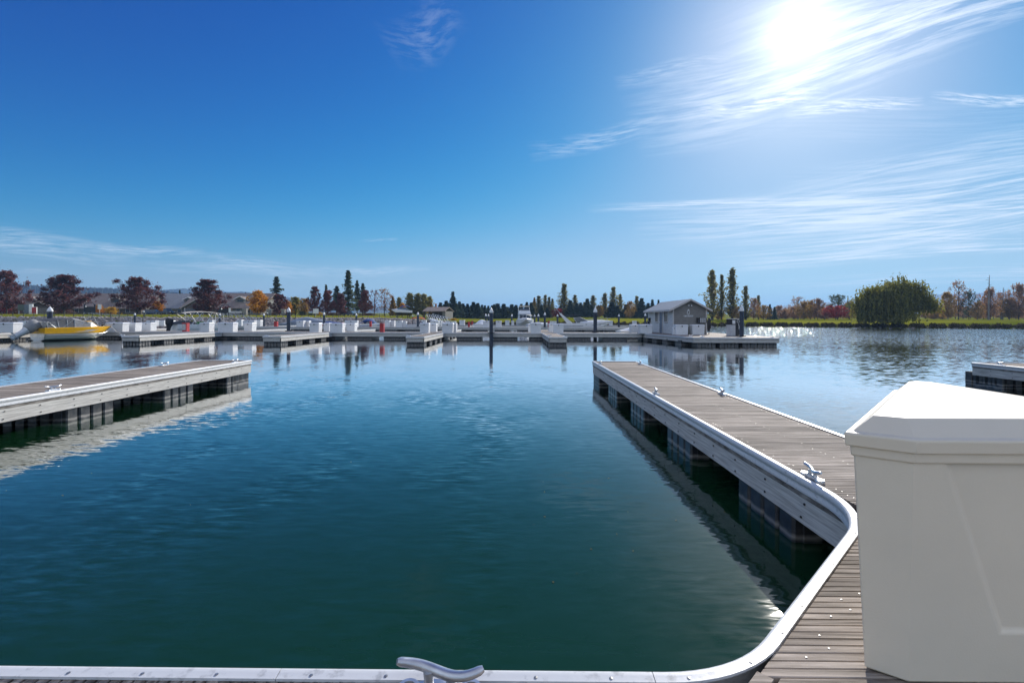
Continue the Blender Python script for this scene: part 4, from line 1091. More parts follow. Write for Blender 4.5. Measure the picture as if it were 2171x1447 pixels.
# white cruiser lying broadside
T = thing('cabin_cruiser', 'white cabin cruiser with raked arch and dark top, lying broadside left of the hut', 'boat', (at(1187, 77), 77, 0), math.radians(-4))
sec = hull(T, 8.1, 2.7, 1.15, [M['white'], M['white']], split=.5, sheer=.42, stern=.96)
deck(T, sec, .42, 1, M['white'], 'foredeck', crown=.32); sole(T, sec, 0, .45, .8, M['white'])
mb = MB()
for s in (-1, 1): mb.tube([(0.05, s * 1.30, .72), (3, s * 1.34, .78), (5.4, s * 1.18, .95), (7.0, s * .62, 1.2)], .028, 5)
mb.build('rub_stripe', M['cardark'], T)
for x in (3.9, 5.0, 6.0): mb = MB(); mb.tube([(x, -1.30 + (x - 3.9) * .14, 1.02), (x + .25, -1.29 + (x - 3.9) * .15, 1.05)], .05, 6); mb.build('porthole', M['glass'], T)
mb = MB(); mb.rings([[(2.6, -1.1, 1.25), (4.3, -.7, 1.62), (4.3, .7, 1.62), (2.6, 1.1, 1.25)], [(2.1, -.95, 2.0), (3.1, -.6, 2.12), (3.1, .6, 2.12), (2.1, .95, 2.0)]], closed=False, cap0=False, cap1=False); ws = mb.build('windscreen', M['screen'], T)
mb = MB()
for a, c in (((2.6, -1.1, 1.25), (2.1, -.95, 2.0)), ((4.3, -.7, 1.62), (3.1, -.6, 2.12)), ((4.3, .7, 1.62), (3.1, .6, 2.12)), ((2.1, -.95, 2.0), (3.1, -.6, 2.12)), ((3.1, -.6, 2.12), (3.1, .6, 2.12))): mb.tube([a, c], .03, 5)
mb.build('screen_frame', M['white'], ws)
for s in (-1, 1):
    mb = MB(); mb.prism([(2.0, 1.2), (1.1, 1.2), (-.05, 2.65), (.15, 2.72)], s * 1.2 - .06, s * 1.2 + .06, 'y'); mb.build('arch_leg', M['white'], T)
mb = MB(); mb.box(-.05, .25, -1.2, 1.2, 2.6, 2.74); mb.tube([(0, -.9, 2.7), (-.5, -.95, 3.3)], .02, 4); mb.build('arch_top', M['white'], T)
mb = MB(); mb.rings([[(x, y, z) for y in (-1.15, 0, 1.15)] for x, z in ((.5, 2.48), (1.5, 2.6), (2.9, 2.56))], closed=False, cap0=False, cap1=False); mb.rings([[(x, y, z - .14) for y in (-1.15, 0, 1.15)] for x, z in ((.5, 2.48), (1.5, 2.6), (2.9, 2.56))], closed=False, cap0=False, cap1=False)
for s in (-1, 1): mb.add([(.5, s * 1.15, 2.48), (2.9, s * 1.15, 2.56), (2.9, s * 1.15, 2.42), (.5, s * 1.15, 2.34)], [(0, 1, 2, 3)])
mb.build('bimini_top', M['canvas_dk'], T)
mb = MB(); mb.tube([(4.2, -1.12, 1.78), (6.0, -.88, 1.95), (7.9, -.2, 2.05), (7.9, .2, 2.05), (6.0, .88, 1.95), (4.2, 1.12, 1.78)], .02, 5)
for x, y in ((5.2, .98), (6.4, .78), (7.2, .45)):
    for s in (-1, 1): mb.tube([(x, s * y, 1.35), (x + .15, s * y, 1.98)], .016, 4)
mb.build('bow_rail', M['steel'], T)

# white motor yacht seen head on
T = thing('motor_yacht', 'tall white motor yacht facing the camera in front of the dark spruces', 'boat', (at(1110, 107), 107, 0), math.radians(-90) + .04)
sec = hull(T, 9.5, 3.6, 1.5, [M['white'], M['white']], split=.5, sheer=.35, stern=.95, full=.6)
deck(T, sec, 0, 1, M['white'], 'foredeck', crown=.25)
mb = MB(); mb.rings([[(1, -1.35, 1.55), (5.6, -1.3, 1.75), (5.6, 1.3, 1.75), (1, 1.35, 1.55)], [(1.2, -1.25, 2.75), (4.6, -1.2, 2.8), (4.6, 1.2, 2.8), (1.2, 1.25, 2.75)]]); cb_ = mb.build('cabin', M['white'], T)
for y0, y1 in ((-1.14, -.42), (-.36, .36), (.42, 1.14)):
    mb = MB(); mb.add([(5.54, y0, 1.86), (5.54, y1, 1.86), (4.72, y1 * .97, 2.68), (4.72, y0 * .97, 2.68)], [(0, 1, 2, 3)]); mb.build('window', M['glass'], cb_).location = (.03, 0, .01)
mb = MB(); mb.rings([[(1, -1.3, 2.8), (4.9, -1.28, 2.85), (4.9, 1.28, 2.85), (1, 1.3, 2.8)], [(1, -1.2, 3.55), (4.2, -1.1, 3.6), (4.2, 1.1, 3.6), (1, 1.2, 3.55)]]); mb.build('flybridge', M['white'], T)
mb = MB(); mb.rings([[(4.2, -1.08, 3.6), (4.35, 0, 3.6), (4.2, 1.08, 3.6)], [(3.8, -.9, 4.0), (3.95, 0, 4.02), (3.8, .9, 4.0)]], closed=False, cap0=False, cap1=False); mb.build('fly_screen', M['screen'], T)
mb = MB(); mb.tube([(1.6, -1.2, 3.5), (1.3, -1.15, 4.5), (1.3, 1.15, 4.5), (1.6, 1.2, 3.5)], .08, 6); mb.build('radar_arch', M['white'], T); mb = MB(); mb.box(1.0, 3.4, -1.1, 1.1, 4.56, 4.64); mb.build('hard_top', M['canvas_tan'], T)
mb = MB(); mb.tube([(5, -1.5, 2.5), (7.5, -1.2, 2.55), (9.4, 0, 2.6), (7.5, 1.2, 2.55), (5, 1.5, 2.5)], .025, 5)
for x, y in ((6, 1.38), (7.5, 1.15), (8.6, .6), (9.3, .05)):
    for s in (-1, 1): mb.tube([(x, s * y, 1.7), (x, s * y, 2.55)], .018, 4)
mb.build('bow_rail', M['steel'], T)
for s in (-1, 1): mb = MB(); mb.tube([(6, s * 1.75, 1.3), (6, s * 1.75, .7)], [.12, .12], 7); mb.build('fender', M['white'], T)


def runabout(label, px, Y, L, rz, top, cover=None, bimini=None, B=2.3, h=.9, screen=True, nm='runabout'):
    T = thing(nm, label, 'boat', (at(px, Y), Y, 0), rz, 'small boats moored behind the front row')
    s_ = hull(T, L, B, h, [M['white'], top], split=.6, sheer=.2)
    if cover:
        n = len(s_); mb = MB(); rs = []
        for i in range(n):
            t_ = i / (n - 1); p = s_[i][3]; b = p[1] + .02; hp = cover[1] * (1 - abs(t_ - .45) * 1.9) if abs(t_ - .45) < .5 else 0
            rs.append([(p[0], -b, p[2] - .05), (p[0], -b * .5, p[2] + .04 + hp * .75 * min(1, b)), (p[0], 0, p[2] + .05 + hp * min(1, b)), (p[0], b * .5, p[2] + .04 + hp * .75 * min(1, b)), (p[0], b, p[2] - .05)])
        mb.rings(rs, closed=False, cap1=False, cap0=True); mb.build('cover', cover[0], T, smooth=40)
    else:
        deck(T, s_, .55, 1, top, 'foredeck'); sole(T, s_, 0, .6, h * .5, M['lgrey'])
        if screen:
            mb = MB(); mb.rings([[(L * .45, -B * .42, h + .02), (L * .62, -B * .25, h + .1), (L * .62, B * .25, h + .1), (L * .45, B * .42, h + .02)], [(L * .40, -B * .38, h + .45), (L * .52, -B * .22, h + .5), (L * .52, B * .22, h + .5), (L * .40, B * .38, h + .45)]], closed=False, cap0=False, cap1=False); mb.build('windscreen', M['screen'], T)
        for y in (-.45, .45): mb = MB(); mb.box(L * .28, L * .38, y - .25, y + .25, h * .5, h + .12); mb.build('seat', M['seat'], T)
    if bimini:
        mb = MB(); mb.rings([[(x * L, s * B * .42, h + z - .1 * s * s) for s in (-1, -.5, 0, .5, 1)] for x, z in ((.18, 1.0), (.32, 1.16), (.5, 1.14), (.62, .98))], closed=False, cap0=False, cap1=False); mb.build('bimini_top', bimini, T, smooth=60)
        mb = MB()
        for s in (-1, 1):
            for a, c in ((.2, .3), (.6, .45), (.4, .33)): mb.tube([(a * L, s * B * .42, h + 1.0), (c * L, s * B * .45, h)], .02, 4)
        kind(mb.build('bimini_frame', M['steel'], T), 'stuff')
    return T


runabout('blue and white runabout with blue cover behind the slim red cabinet', 758, 79, 5.4, -.15, M['white'], None, None)
o = runabout('long boat under a blue grey cover, left of the blue cover boat', 613, 84, 7.2, .05, M['canvas_gy'], (M['canvas_gy'], .85), None, h=1.2)
runabout('small boat with navy cover and red side between white boxes', 674, 80, 4.2, .5, M['canvas_rd'], (M['canvas_bl'], .4), None)
runabout('white runabout shaded by a bright red bimini top', 862, 76, 4.6, .1, M['white'], None, M['canvas_rd'])
runabout('open aluminium work boat left of the twin thin piles', 1001, 100, 4.6, .1, M['canvas_gy'], None, None)
runabout('white covered boat with pointed cover left of the central pile', 1014, 78, 3.4, 1.2, M['white'], (M['white'], .8), None)
runabout('low white covered boat right of the white yacht', 1118, 86, 4.5, .2, M['white'], (M['wbox'], .3), None)
runabout('small white dinghy under a cover left of the grey hut', 1313, 58, 3.2, .2, M['white'], (M['wbox'], .35), None, B=1.6, h=.5)
runabout('grey covered boat at the left behind the tall left pile', 596, 86, 5.0, .1, M['canvas_gy'], (M['canvas_gy'], .3), None)
runabout('low white boat between the second gangway and white boxes', 478, 82, 5.0, .2, M['white'], (M['wbox'], .3), None)
T = bpy.data.objects['runabout']                           # the first one also wears a blue canopy
mb = MB(); mb.rings([[(x, s * .95, z - .35 * s * s) for s in (-1, -.6, 0, .6, 1)] for x, z in ((.8, 1.3), (1.5, 1.75), (2.4, 1.8), (3.2, 1.15))], closed=False, cap0=False, cap1=False); mb.build('canopy', M['canvas_bl'], T, smooth=50)
mb = MB()
for s in (-1, 1): mb.tube([(.1, s * 1.16, .62), (2.5, s * 1.16, .66), (4.4, s * .72, .8)], .05, 5)
mb.build('hull_stripe', M['canvas_bl'], T)

# boat parked on the bank on blocks
gx = at(851, 126); gz = ground(gx, 126)
T = thing('stored_boat', 'white cabin boat with blue canopy propped up on the grass bank', 'boat', (gx, 126, gz + 1.15), .25)
T.scale = (.72, .72, .72)
sec = hull(T, 7.2, 2.7, 1.3, [M['cardark'], M['white']], split=.42, sheer=.3, draft=.5)
T.rotation_euler = (0, 0, math.pi + .5); T.location.x = at(872, 126)
deck(T, sec, .3, 1, M['white'], 'foredeck', crown=.35)
mb = MB(); mb.rings([[(1.8, -1.1, 1.4), (5.2, -.8, 1.6), (5.2, .8, 1.6), (1.8, 1.1, 1.4)], [(1.9, -.95, 2.35), (3.9, -.7, 2.4), (3.9, .7, 2.4), (1.9, .95, 2.35)]]); mb.build('cabin', M['screen'], T)
mb = MB(); mb.rings([[(x, s * 1.0, z - .25 * s * s) for s in (-1, -.6, 0, .6, 1)] for x, z in ((.7, 2.75), (1.8, 3.1), (3.0, 3.05), (4.1, 2.5))], closed=False, cap0=False, cap1=False); mb.build('canopy', M['canvas_bl'], T, smooth=50)
mb = MB()
for x, y in ((1, .7), (1, -.7), (5, .5), (5, -.5)): mb.tube([(x, y, .1), (x, y * 1.25, -1.7)], .1, 5)
mb.build('prop_stand', M['cardark'], T)

# ------------------------------------------------------------------ trees
def np_mesh(name, v, nf, mt, k=4):
    me = bpy.data.meshes.new(name); n = len(v); me.vertices.add(n); me.vertices.foreach_set('co', np.asarray(v, dtype=np.float32).ravel())
    me.loops.add(nf * k); me.loops.foreach_set('vertex_index', np.arange(nf * k, dtype=np.int32))
    me.polygons.add(nf); me.polygons.foreach_set('loop_start', np.arange(0, nf * k, k, dtype=np.int32)); me.polygons.foreach_set('loop_total', np.full(nf, k, dtype=np.int32))
    me.update(); me.materials.append(mt); return me


def leaf_quads(c, size, rg, up=0., asp=1.0, dirs=None):
    n = len(c); a = rg.normal(size=(n, 3)) if dirs is None else dirs + rg.normal(size=(n, 3)) * .25
    a /= np.linalg.norm(a, axis=1, keepdims=True); b = rg.normal(size=(n, 3)); b -= a * (a * b).sum(1, keepdims=True); b /= np.linalg.norm(b, axis=1, keepdims=True)
    s = size * rg.uniform(.6, 1.3, size=(n, 1)); a = a * s * asp; b = b * s
    v = np.stack([c - a - b * .35, c - a * .1 - b, c + a, c - a * .1 + b], axis=1)
    return v.reshape(-1, 3)


PROTO = {}


def deciduous(key, seed, h, w, cb, nl, shape, steep, leaf, nleaf, sig, lsz, bark='bark', twigs=0, vj=.0, trunk=.018, lv=.6):
    """crown base cb (share of the height), nl limbs, shape(t) = crown radius share, steep = how upright the limbs are"""
    rg = np.random.default_rng(seed); mb = MB(); cs = []
    mb.tube([(0, 0, -.6), (rg.normal() * .05, 0, h * cb * .6), (rg.normal() * .12, rg.normal() * .12, h * .55), (rg.normal() * .15, rg.normal() * .15, h * .93)], [h * trunk * 1.25, h * trunk, h * trunk * .6, .02], 6)
    for i in range(nl):
        t = cb + (1 - cb) * ((i + .5) / nl) ** .9; az = i * 2.4 + rg.normal() * .4
        tp = .3 + .7 * min(1, (1 - t) * 3.5); z1 = h * min(.985, t + .05); R = w / 2 * shape((t - cb) / (1 - cb)) * rg.uniform(lv, 1.12)
        z0 = max(h * cb * .8, z1 - R * steep - h * .04); d = np.array([math.cos(az), math.sin(az), 0])
        p0 = np.array([0, 0, z0]); p2 = d * R + np.array([0, 0, min(h * .985, z1 + rg.normal() * h * vj)]); p1 = (p0 + p2) / 2 + np.array([0, 0, R * .12]) + rg.normal(size=3) * .1 * R
        mb.tube([p0, p1, p2], [max(.02, h * .006), max(.015, h * .004), .008], 4)
        for u in np.linspace(.3, 1.03, 7):
            q = p0 * (1 - u) ** 2 + 2 * p1 * u * (1 - u) + p2 * u * u
            for _ in range(2):
                cs.append(q + rg.normal(size=3) * sig * np.array([1, 1, .8]) * (.5 + .6 * u) * tp)
        for k in range(twigs):
            e = p2 + d * rg.uniform(.0, .5) * w * .06 + np.array([rg.normal() * .25, rg.normal() * .25, rg.uniform(.3, 1.0)]) * w * .07
            mb.tube([p1 * .4 + p2 * .6, p2 * .7 + e * .3, e], [.02, .014, .006], 3); cs += [e * u + p2 * (1 - u) for u in (.35, .6, .85)]
    cs = np.array(cs); per = max(1, nleaf // len(cs))
    c = np.repeat(cs, per, axis=0) + rg.normal(size=(len(cs) * per, 3)) * sig * .55
    keep = c[:, 2] > h * cb * .55; c = c[keep]
    v = leaf_quads(c, lsz, rg)
    tr = mb.build('trunk', M[bark]); tm = tr.data; bpy.data.objects.remove(tr)
    PROTO[key] = (np_mesh('crown', v, len(c), LF[leaf]), tm, h, w)


def conifer(key, seed, h, w, leaf, layers, pexp, gap, nb, droop, lsz, cb=.06, irr=.3, bark='bark', per=9, vj=0.):
    rg = np.random.default_rng(seed); mb = MB(); C_, D_ = [], []
    mb.tube([(0, 0, -.6), (0, 0, h * .5), (0, 0, h * .985)], [h * .016, h * .01, .02], 6)
    for i in range(layers):
        t = cb + (1 - cb) * (i + rg.uniform(0, .7)) / layers
        if rg.random() < gap: continue
        R = w / 2 * max(.03, (1 - (t - cb) / (1 - cb))) ** pexp; Rb = R; R = R * rg.uniform(1 - irr, 1 + irr * .6); z = h * t
        for k in range(nb):
            az = k * 6.283 / nb + i * 1.1 + rg.normal() * .25; tz_ = min(.985, max(cb, t + rg.normal() * vj)); z = h * tz_; R_ = w / 2 * max(.03, (1 - (tz_ - cb) / (1 - cb))) ** pexp; r = R_ * R / max(.01, Rb) * rg.uniform(.7, 1.1)
            d = np.array([math.cos(az), math.sin(az), 0])
            for u in np.linspace(.18, 1, per):
                p = d * r * u + np.array([0, 0, z - droop * r * u * u + .12 * r * u])
                C_.append(p + rg.normal(size=3) * np.array([.5, .5, .28]) * lsz); D_.append(d * .8 + np.array([0, 0, -.35]) + np.cross(d, [0, 0, 1]) * rg.normal() * .7)
    C_ = np.array(C_); v = leaf_quads(C_, lsz, rg, asp=1.25, dirs=np.array(D_))
    top = np.repeat(np.array([[0, 0, h * .97]]), 12, axis=0) + rg.normal(size=(12, 3)) * np.array([.06, .06, h * .012]); v2 = leaf_quads(top, lsz * .5, rg)
    v = np.concatenate([v, v2])
    tr = mb.build('trunk', M[bark]); tm = tr.data; bpy.data.objects.remove(tr)
    PROTO[key] = (np_mesh('crown', v, len(C_) + 12, LF[leaf]), tm, h, w)


rnd_shape = lambda t: max(.12, math.sin(math.pi * (.16 + .80 * t)) ** .7)
low_shape = lambda t: max(.12, (1 - t) ** .55 * (.75 + .25 * min(1, t * 4)))
col_shape = lambda t: max(.06, (1 - t) ** .75 * min(1, .45 + t * 3) * 1.15)
deciduous('plum', 1, 9, 9, .16, 40, low_shape, 1.0, 'plum', 9500, .40, .125, twigs=5, vj=.05, lv=.4)
deciduous('plum2', 2, 9, 8, .15, 40, low_shape, 1.1, 'plum', 9500, .40, .125, twigs=5, vj=.05, lv=.4)
deciduous('plum3', 3, 9, 6.5, .12, 38, low_shape, 1.4, 'plum', 8500, .38, .125, twigs=4, vj=.04, lv=.5)
deciduous('sparse_plum', 4, 9, 8, .2, 26, rnd_shape, 1.3, 'plum', 1500, .5, .14, twigs=6)
deciduous('orange', 5, 7, 7, .13, 30, low_shape, .8, 'orange', 5200, .42, .16)
deciduous('gold', 6, 10, 6.5, .12, 30, rnd_shape, 1.1, 'gold', 3600, .55, .21, 'bark_lt', twigs=1)
deciduous('gold2', 7, 10, 9, .1, 32, rnd_shape, .9, 'gold', 4200, .6, .21, 'bark_lt', twigs=1)
deciduous('brown', 8, 10, 8, .12, 32, rnd_shape, 1.0, 'brown', 3200, .6, .21, twigs=2)
deciduous('bare', 9, 10, 7, .25, 26, rnd_shape, 1.1, 'brown', 700, .6, .2, twigs=5)
deciduous('poplar', 10, 18, 4.6, .07, 46, col_shape, 3.6, 'poplar', 2700, .34, .24, vj=.02, lv=.35)
deciduous('poplar2', 11, 18, 5.2, .06, 48, col_shape, 3.4, 'poplar', 2900, .36, .24, vj=.02, lv=.35)
deciduous('cottonwood', 12, 12, 5.0, .12, 30, col_shape, 2.0, 'ygreen', 3000, .50, .23, 'bark_lt')
deciduous('red', 13, 6, 7.5, .2, 26, rnd_shape, .7, 'red', 3000, .5, .18, twigs=2)
deciduous('grey_green', 14, 10, 9, .15, 30, rnd_shape, .9, 'pine', 2200, .6, .22, twigs=4)
conifer('spruce', 20, 12, 6.4, 'spruce', 26, 1.0, 0, 10, .34, .30)
conifer('spruce2', 21, 12, 5.2, 'spruce', 27, .92, 0, 10, .36, .28)
conifer('tall_spruce', 22, 20, 8.6, 'spruce', 34, 1.0, .04, 9, .30, .36, vj=.01)
conifer('pine', 23, 20, 5.6, 'pine', 50, .70, .05, 7, .12, .27, cb=.18, irr=.55, vj=.022)
conifer('pine2', 24, 20, 6.4, 'pine', 50, .62, .05, 7, .10, .28, cb=.12, irr=.55, vj=.022)
conifer('thin_pine', 25, 18, 3.4, 'pine', 44, .7, .05, 7, .14, .24, cb=.25, irr=.55, vj=.02)
conifer('gold_cone', 26, 10, 4.6, 'gold', 22, .8, 0, 8, .2, .30)
conifer('orange_cone', 27, 8, 3.2, 'orange', 20, .8, 0, 7, .2, .26)


def tree_at(key, px, ytop, wpx, Y, label, name, cat='tree', group=None, rz=None, rr=random.Random(8)):
    crown, trunk, h, w = PROTO[key]; x = at(px, Y); zb = ground(x, Y) - .05
    H_ = P(px, ytop, Y).z - zb; d = ray(px); wm = wpx / F * Y
    T = thing(name, label, cat, (x, Y, zb), rr.uniform(0, 6.28) if rz is None else rz, group, (wm / w, wm / w, H_ / h))
    for nm, me in (('crown', crown), ('trunk', trunk)):
        o = bpy.data.objects.new(nm, me); C.objects.link(o); o.parent = T
    return T


TREES = [
    # key, x, y of the top, width, distance, label, name
    ('plum', 14, 579, 84, 146, 'maroon tree at the left picture edge in front of the brown roofs', 'plum_tree'),
    ('plum2', 136, 588, 118, 147, 'maroon tree above the yellow boat canopy', 'plum_tree'),
    ('plum', 290, 592, 108, 142, 'maroon tree with a leaning trunk between the brown and the grey roof', 'plum_tree'),
    ('plum3', 440, 596, 84, 143, 'rounded maroon tree standing in front of the two gabled houses', 'plum_tree'),
    ('plum3', 592, 626, 52, 144, 'maroon tree under the tall pine, right of the orange maple', 'plum_tree'),
    ('pine2', 586, 586, 34, 185, 'single tall pine behind the maroon tree, right of the orange maple', 'pine_tree'),
    ('orange', 547, 618, 54, 140, 'bright orange and yellow maple right of the brown roofed house', 'maple_tree'),
    ('orange', 336, 640, 36, 146, 'small orange tree above the parked blue car', 'maple_tree'),
    ('orange', 210, 646, 24, 142, 'orange shrub tree beside the left gate', 'maple_tree'),
    ('spruce2', 381, 614, 16, 230, 'dark conifer tip showing behind the grey roof', 'spruce_tree'), ('spruce', 402, 620, 14, 230, 'small dark conifer between the grey roof and the maroon tree', 'spruce_tree'),
    ('cottonwood', 626, 630, 26, 165, 'yellow green tree left of the dark maroon group', 'birch_tree'), ('gold', 646, 634, 28, 162, 'golden tree close beside the dark maroon group', 'birch_tree'), ('orange', 611, 640, 22, 160, 'pale orange tree right of the single maroon tree', 'maple_tree'),
    ('plum3', 667, 610, 36, 145, 'dark conical maroon tree at the left of the maroon group', 'plum_tree'), ('plum2', 695, 618, 42, 146, 'broad dark maroon tree in the middle of the maroon group', 'plum_tree'), ('plum3', 722, 624, 32, 148, 'maroon tree left against the tallest pine', 'plum_tree'),
    ('thin_pine', 691, 603, 12, 190, 'thin dark conifer rising out of the maroon group', 'pine_tree'), ('pine', 714, 606, 28, 185, 'pine left of the tallest pine', 'pine_tree'), ('pine2', 738, 573, 34, 170, 'tallest pine in the picture, left of the centre', 'pine_tree'),
    ('pine', 757, 594, 20, 182, 'pine just right of the tallest pine', 'pine_tree'), ('pine', 769, 600, 22, 184, 'second pine right of the tallest pine', 'pine_tree'),
    ('plum2', 774, 618, 40, 147, 'dark maroon tree right of the tallest pine', 'plum_tree'), ('sparse_plum', 794, 617, 42, 144, 'open maroon tree with a dark forked trunk right of the pines', 'plum_tree'), ('bare', 815, 615, 34, 168, 'half bare tree left of the golden cone tree', 'bare_tree'),
    ('gold_cone', 833, 629, 22, 165, 'golden tree left of the stored white boat', 'birch_tree'), ('cottonwood', 846, 631, 16, 175, 'thin green tree left of the stored white boat', 'birch_tree'), ('orange', 853, 644, 22, 172, 'russet bush tree behind the stored white boat', 'maple_tree'),
    ('cottonwood', 869, 622, 26, 180, 'first yellow green poplar above the stored boat', 'poplar_tree'), ('cottonwood', 885, 623, 20, 182, 'second yellow green poplar right of the stored boat', 'poplar_tree'), ('cottonwood', 898, 624, 22, 182, 'third yellow green poplar, left over the brown shelter', 'poplar_tree'), ('cottonwood', 910, 629, 18, 184, 'fourth yellow green poplar over the brown shelter', 'poplar_tree'),
    ('gold_cone', 914, 641, 18, 168, 'golden cone shaped tree above the brown shelter', 'birch_tree'), ('orange_cone', 924, 644, 12, 168, 'small orange cone shaped tree above the brown shelter', 'maple_tree'),
    ('tall_spruce', 960, 618, 40, 178, 'tallest dark spruce left of the central pile', 'spruce_tree'),
    ('gold_cone', 1133, 631, 18, 215, 'russet poplar right of the white yacht', 'poplar_tree'), ('poplar', 1142, 627, 20, 210, 'dark green poplar right of the white yacht', 'poplar_tree'), ('poplar', 1156, 625, 16, 214, 'thin poplar above the thickest far pile', 'poplar_tree'), ('poplar2', 1164, 630, 14, 214, 'brownish poplar left of the red bush', 'poplar_tree'), ('poplar', 1171, 633, 12, 216, 'small poplar just left of the red bush', 'poplar_tree'),
    ('red', 1181, 655, 30, 196, 'low red tree behind the white cruiser arch', 'maple_tree'),
    ('poplar2', 1196, 602, 26, 205, 'tall poplar above the white cruiser', 'poplar_tree'), ('poplar', 1219, 625, 18, 218, 'poplar right of the tall poplar above the cruiser', 'poplar_tree'), ('poplar', 1257, 626, 20, 218, 'poplar directly behind the pile before the cruiser', 'poplar_tree'), ('gold', 1271, 648, 18, 205, 'small golden tree right of the pile before the cruiser', 'birch_tree'),
    ('poplar2', 1282, 622, 22, 212, 'brown green poplar left of the twin topped poplar', 'poplar_tree'), ('poplar2', 1300, 609, 24, 210, 'twin topped poplar between cruiser bow and hut', 'poplar_tree'), ('poplar', 1315, 623, 16, 214, 'poplar right beside the twin topped poplar', 'poplar_tree'),
    ('gold2', 1336, 640, 22, 200, 'golden brown tree between spruces left of the hut', 'birch_tree'), ('poplar2', 1350, 628, 18, 216, 'poplar nearest the left end of the hut roof', 'poplar_tree'),
    ('poplar', 1510, 572, 29, 172, 'left tall poplar beside the hut gable', 'poplar_tree'), ('poplar', 1530, 582, 17, 174, 'slender middle poplar beside the hut gable', 'poplar_tree'), ('poplar2', 1552, 570, 30, 172, 'right tall poplar above the fuel pump', 'poplar_tree'), ('poplar', 1581, 606, 20, 178, 'shorter poplar behind the fuel dock pile', 'poplar_tree'),
    ('gold2', 1563, 652, 22, 168, 'low golden tree at the foot of the right tall poplar', 'birch_tree'), ('brown', 1598, 634, 22, 190, 'russet tree right of the shorter poplar', 'brown_tree'), ('poplar', 1608, 626, 14, 200, 'thin green tree right of the shorter poplar', 'poplar_tree'), ('gold2', 1619, 648, 28, 182, 'round golden tree right of the fuel dock pile', 'birch_tree'),
    ('spruce', 1632, 645, 20, 186, 'dark spruce at the right end of the golden trees', 'spruce_tree'), ('spruce2', 1642, 650, 16, 188, 'dark spruce standing rightmost before the gap with the hill', 'spruce_tree'),
    ('brown', 1664, 657, 34, 215, 'pale brown thicket tree in front of the far hill', 'brown_tree'), ('bare', 1692, 631, 34, 200, 'bare grey tree left of the golden grove', 'bare_tree'), ('gold2', 1704, 641, 32, 190, 'golden brown tree at the left of the grove left of the willow', 'birch_tree'), ('gold2', 1718, 638, 26, 195, 'golden brown tree second in the grove left of the willow', 'birch_tree'),
    ('brown', 1734, 635, 30, 192, 'golden brown tree at the right of the grove left of the willow', 'brown_tree'), ('grey_green', 1776, 627, 52, 190, 'dark sparse tree behind the red maple by the willow', 'broadleaf_tree'), ('red', 1772, 650, 46, 176, 'dark red maple on the lawn left of the willow', 'maple_tree'), ('brown', 1800, 642, 34, 195, 'brown tree close left of the willow', 'brown_tree'),
    ('gold', 2010, 622, 30, 188, 'brown tree with a thick trunk right of the willow', 'brown_tree'), ('bare', 2032, 600, 36, 190, 'tall thin leaved tree right of the willow', 'bare_tree'), ('grey_green', 2054, 620, 32, 188, 'dark tree right of the tall thin leaved tree', 'broadleaf_tree'), ('gold2', 2072, 642, 26, 185, 'small golden tree left of the tall snag', 'birch_tree'),
    ('brown', 2099, 614, 36, 186, 'russet tree around the tall snag', 'brown_tree'), ('bare', 2122, 622, 26, 192, 'half bare tree by the shorter snag', 'bare_tree'), ('gold', 2140, 634, 30, 188, 'golden tree right of the shorter snag', 'birch_tree'), ('brown', 2160, 606, 42, 186, 'russet tree at the right picture edge', 'brown_tree'), ('gold2', 2205, 618, 50, 188, 'golden tree outside the right picture edge', 'birch_tree'),
    ('gold2', 1980, 655, 34, 205, 'low orange tree right of the willow foot', 'birch_tree'), ('gold2', 1998, 652, 24, 200, 'low russet tree second from the willow foot', 'birch_tree'),
    ('brown', 1748, 655, 26, 180, 'low reddish thicket in front of the grove left of the willow', 'brown_tree'), ('brown', 1684, 652, 28, 205, 'pale brown tree under the bare grey tree', 'brown_tree'), ('gold2', 1980, 640, 30, 215, 'pale golden tree behind the right side of the willow', 'birch_tree'), ('brown', 2085, 640, 30, 215, 'pale russet tree behind the tall snag', 'brown_tree'), ('plum', -60, 590, 100, 146, 'maroon tree outside the left picture edge', 'plum_tree'),
    ('gold', 1327, 646, 16, 222, 'small golden tree peeking between the spruces', 'birch_tree'), ('poplar', 1239, 640, 14, 224, 'thin poplar behind the spruces above the cruiser', 'poplar_tree'), ('gold2', 1523, 655, 24, 178, 'low golden tree between the two left tall poplars', 'birch_tree'), ('brown', 1580, 655, 24, 182, 'low brown tree behind the fuel pump', 'brown_tree'),
]
for q in TREES: tree_at(q[0], q[1], q[2], q[3] * (1.3 if q[0] in ('poplar', 'poplar2', 'cottonwood') else 1.2 if 'pine' in q[0] else 1), *q[4:])
ROW = [(934, 641, 16), (941, 645, 12), (946, 637, 18), (974, 639, 16), (981, 643, 18), (991, 644, 16), (1004, 640, 22), (1013, 642, 18), (1022, 646, 13), (1028, 647, 11), (1035, 648, 12), (1043, 647, 13), (1048, 645, 16), (1055, 643, 20), (1068, 644, 22), (1076, 650, 14), (1085, 645, 20), (1094, 646, 16),
       (1105, 644, 16), (1117, 640, 14), (1126, 641, 16), (953, 644, 16), (967, 642, 16), (998, 648, 14)]
ROW.sort()
for i, (px, yt, w_) in enumerate(ROW):
    tree_at('spruce' if i % 2 else 'spruce2', px, yt, w_ * 2.0, 196 + (i * 37 % 23), f'dark spruce, {nth(i + 1)} from the left in the row across the centre', 'spruce_tree', group='dark spruces in a row across the centre')
ROW = [(1209, 636, 18), (1223, 642, 16), (1231, 641, 15), (1245, 633, 20), (1254, 646, 14), (1297, 640, 22), (1308, 648, 22), (1328, 645, 18), (1346, 650, 16), (1360, 632, 22), (1374, 642, 16), (1383, 635, 14), (1396, 635, 9), (1148, 646, 14), (1160, 652, 12), (1188, 648, 13)]
ROW.sort()
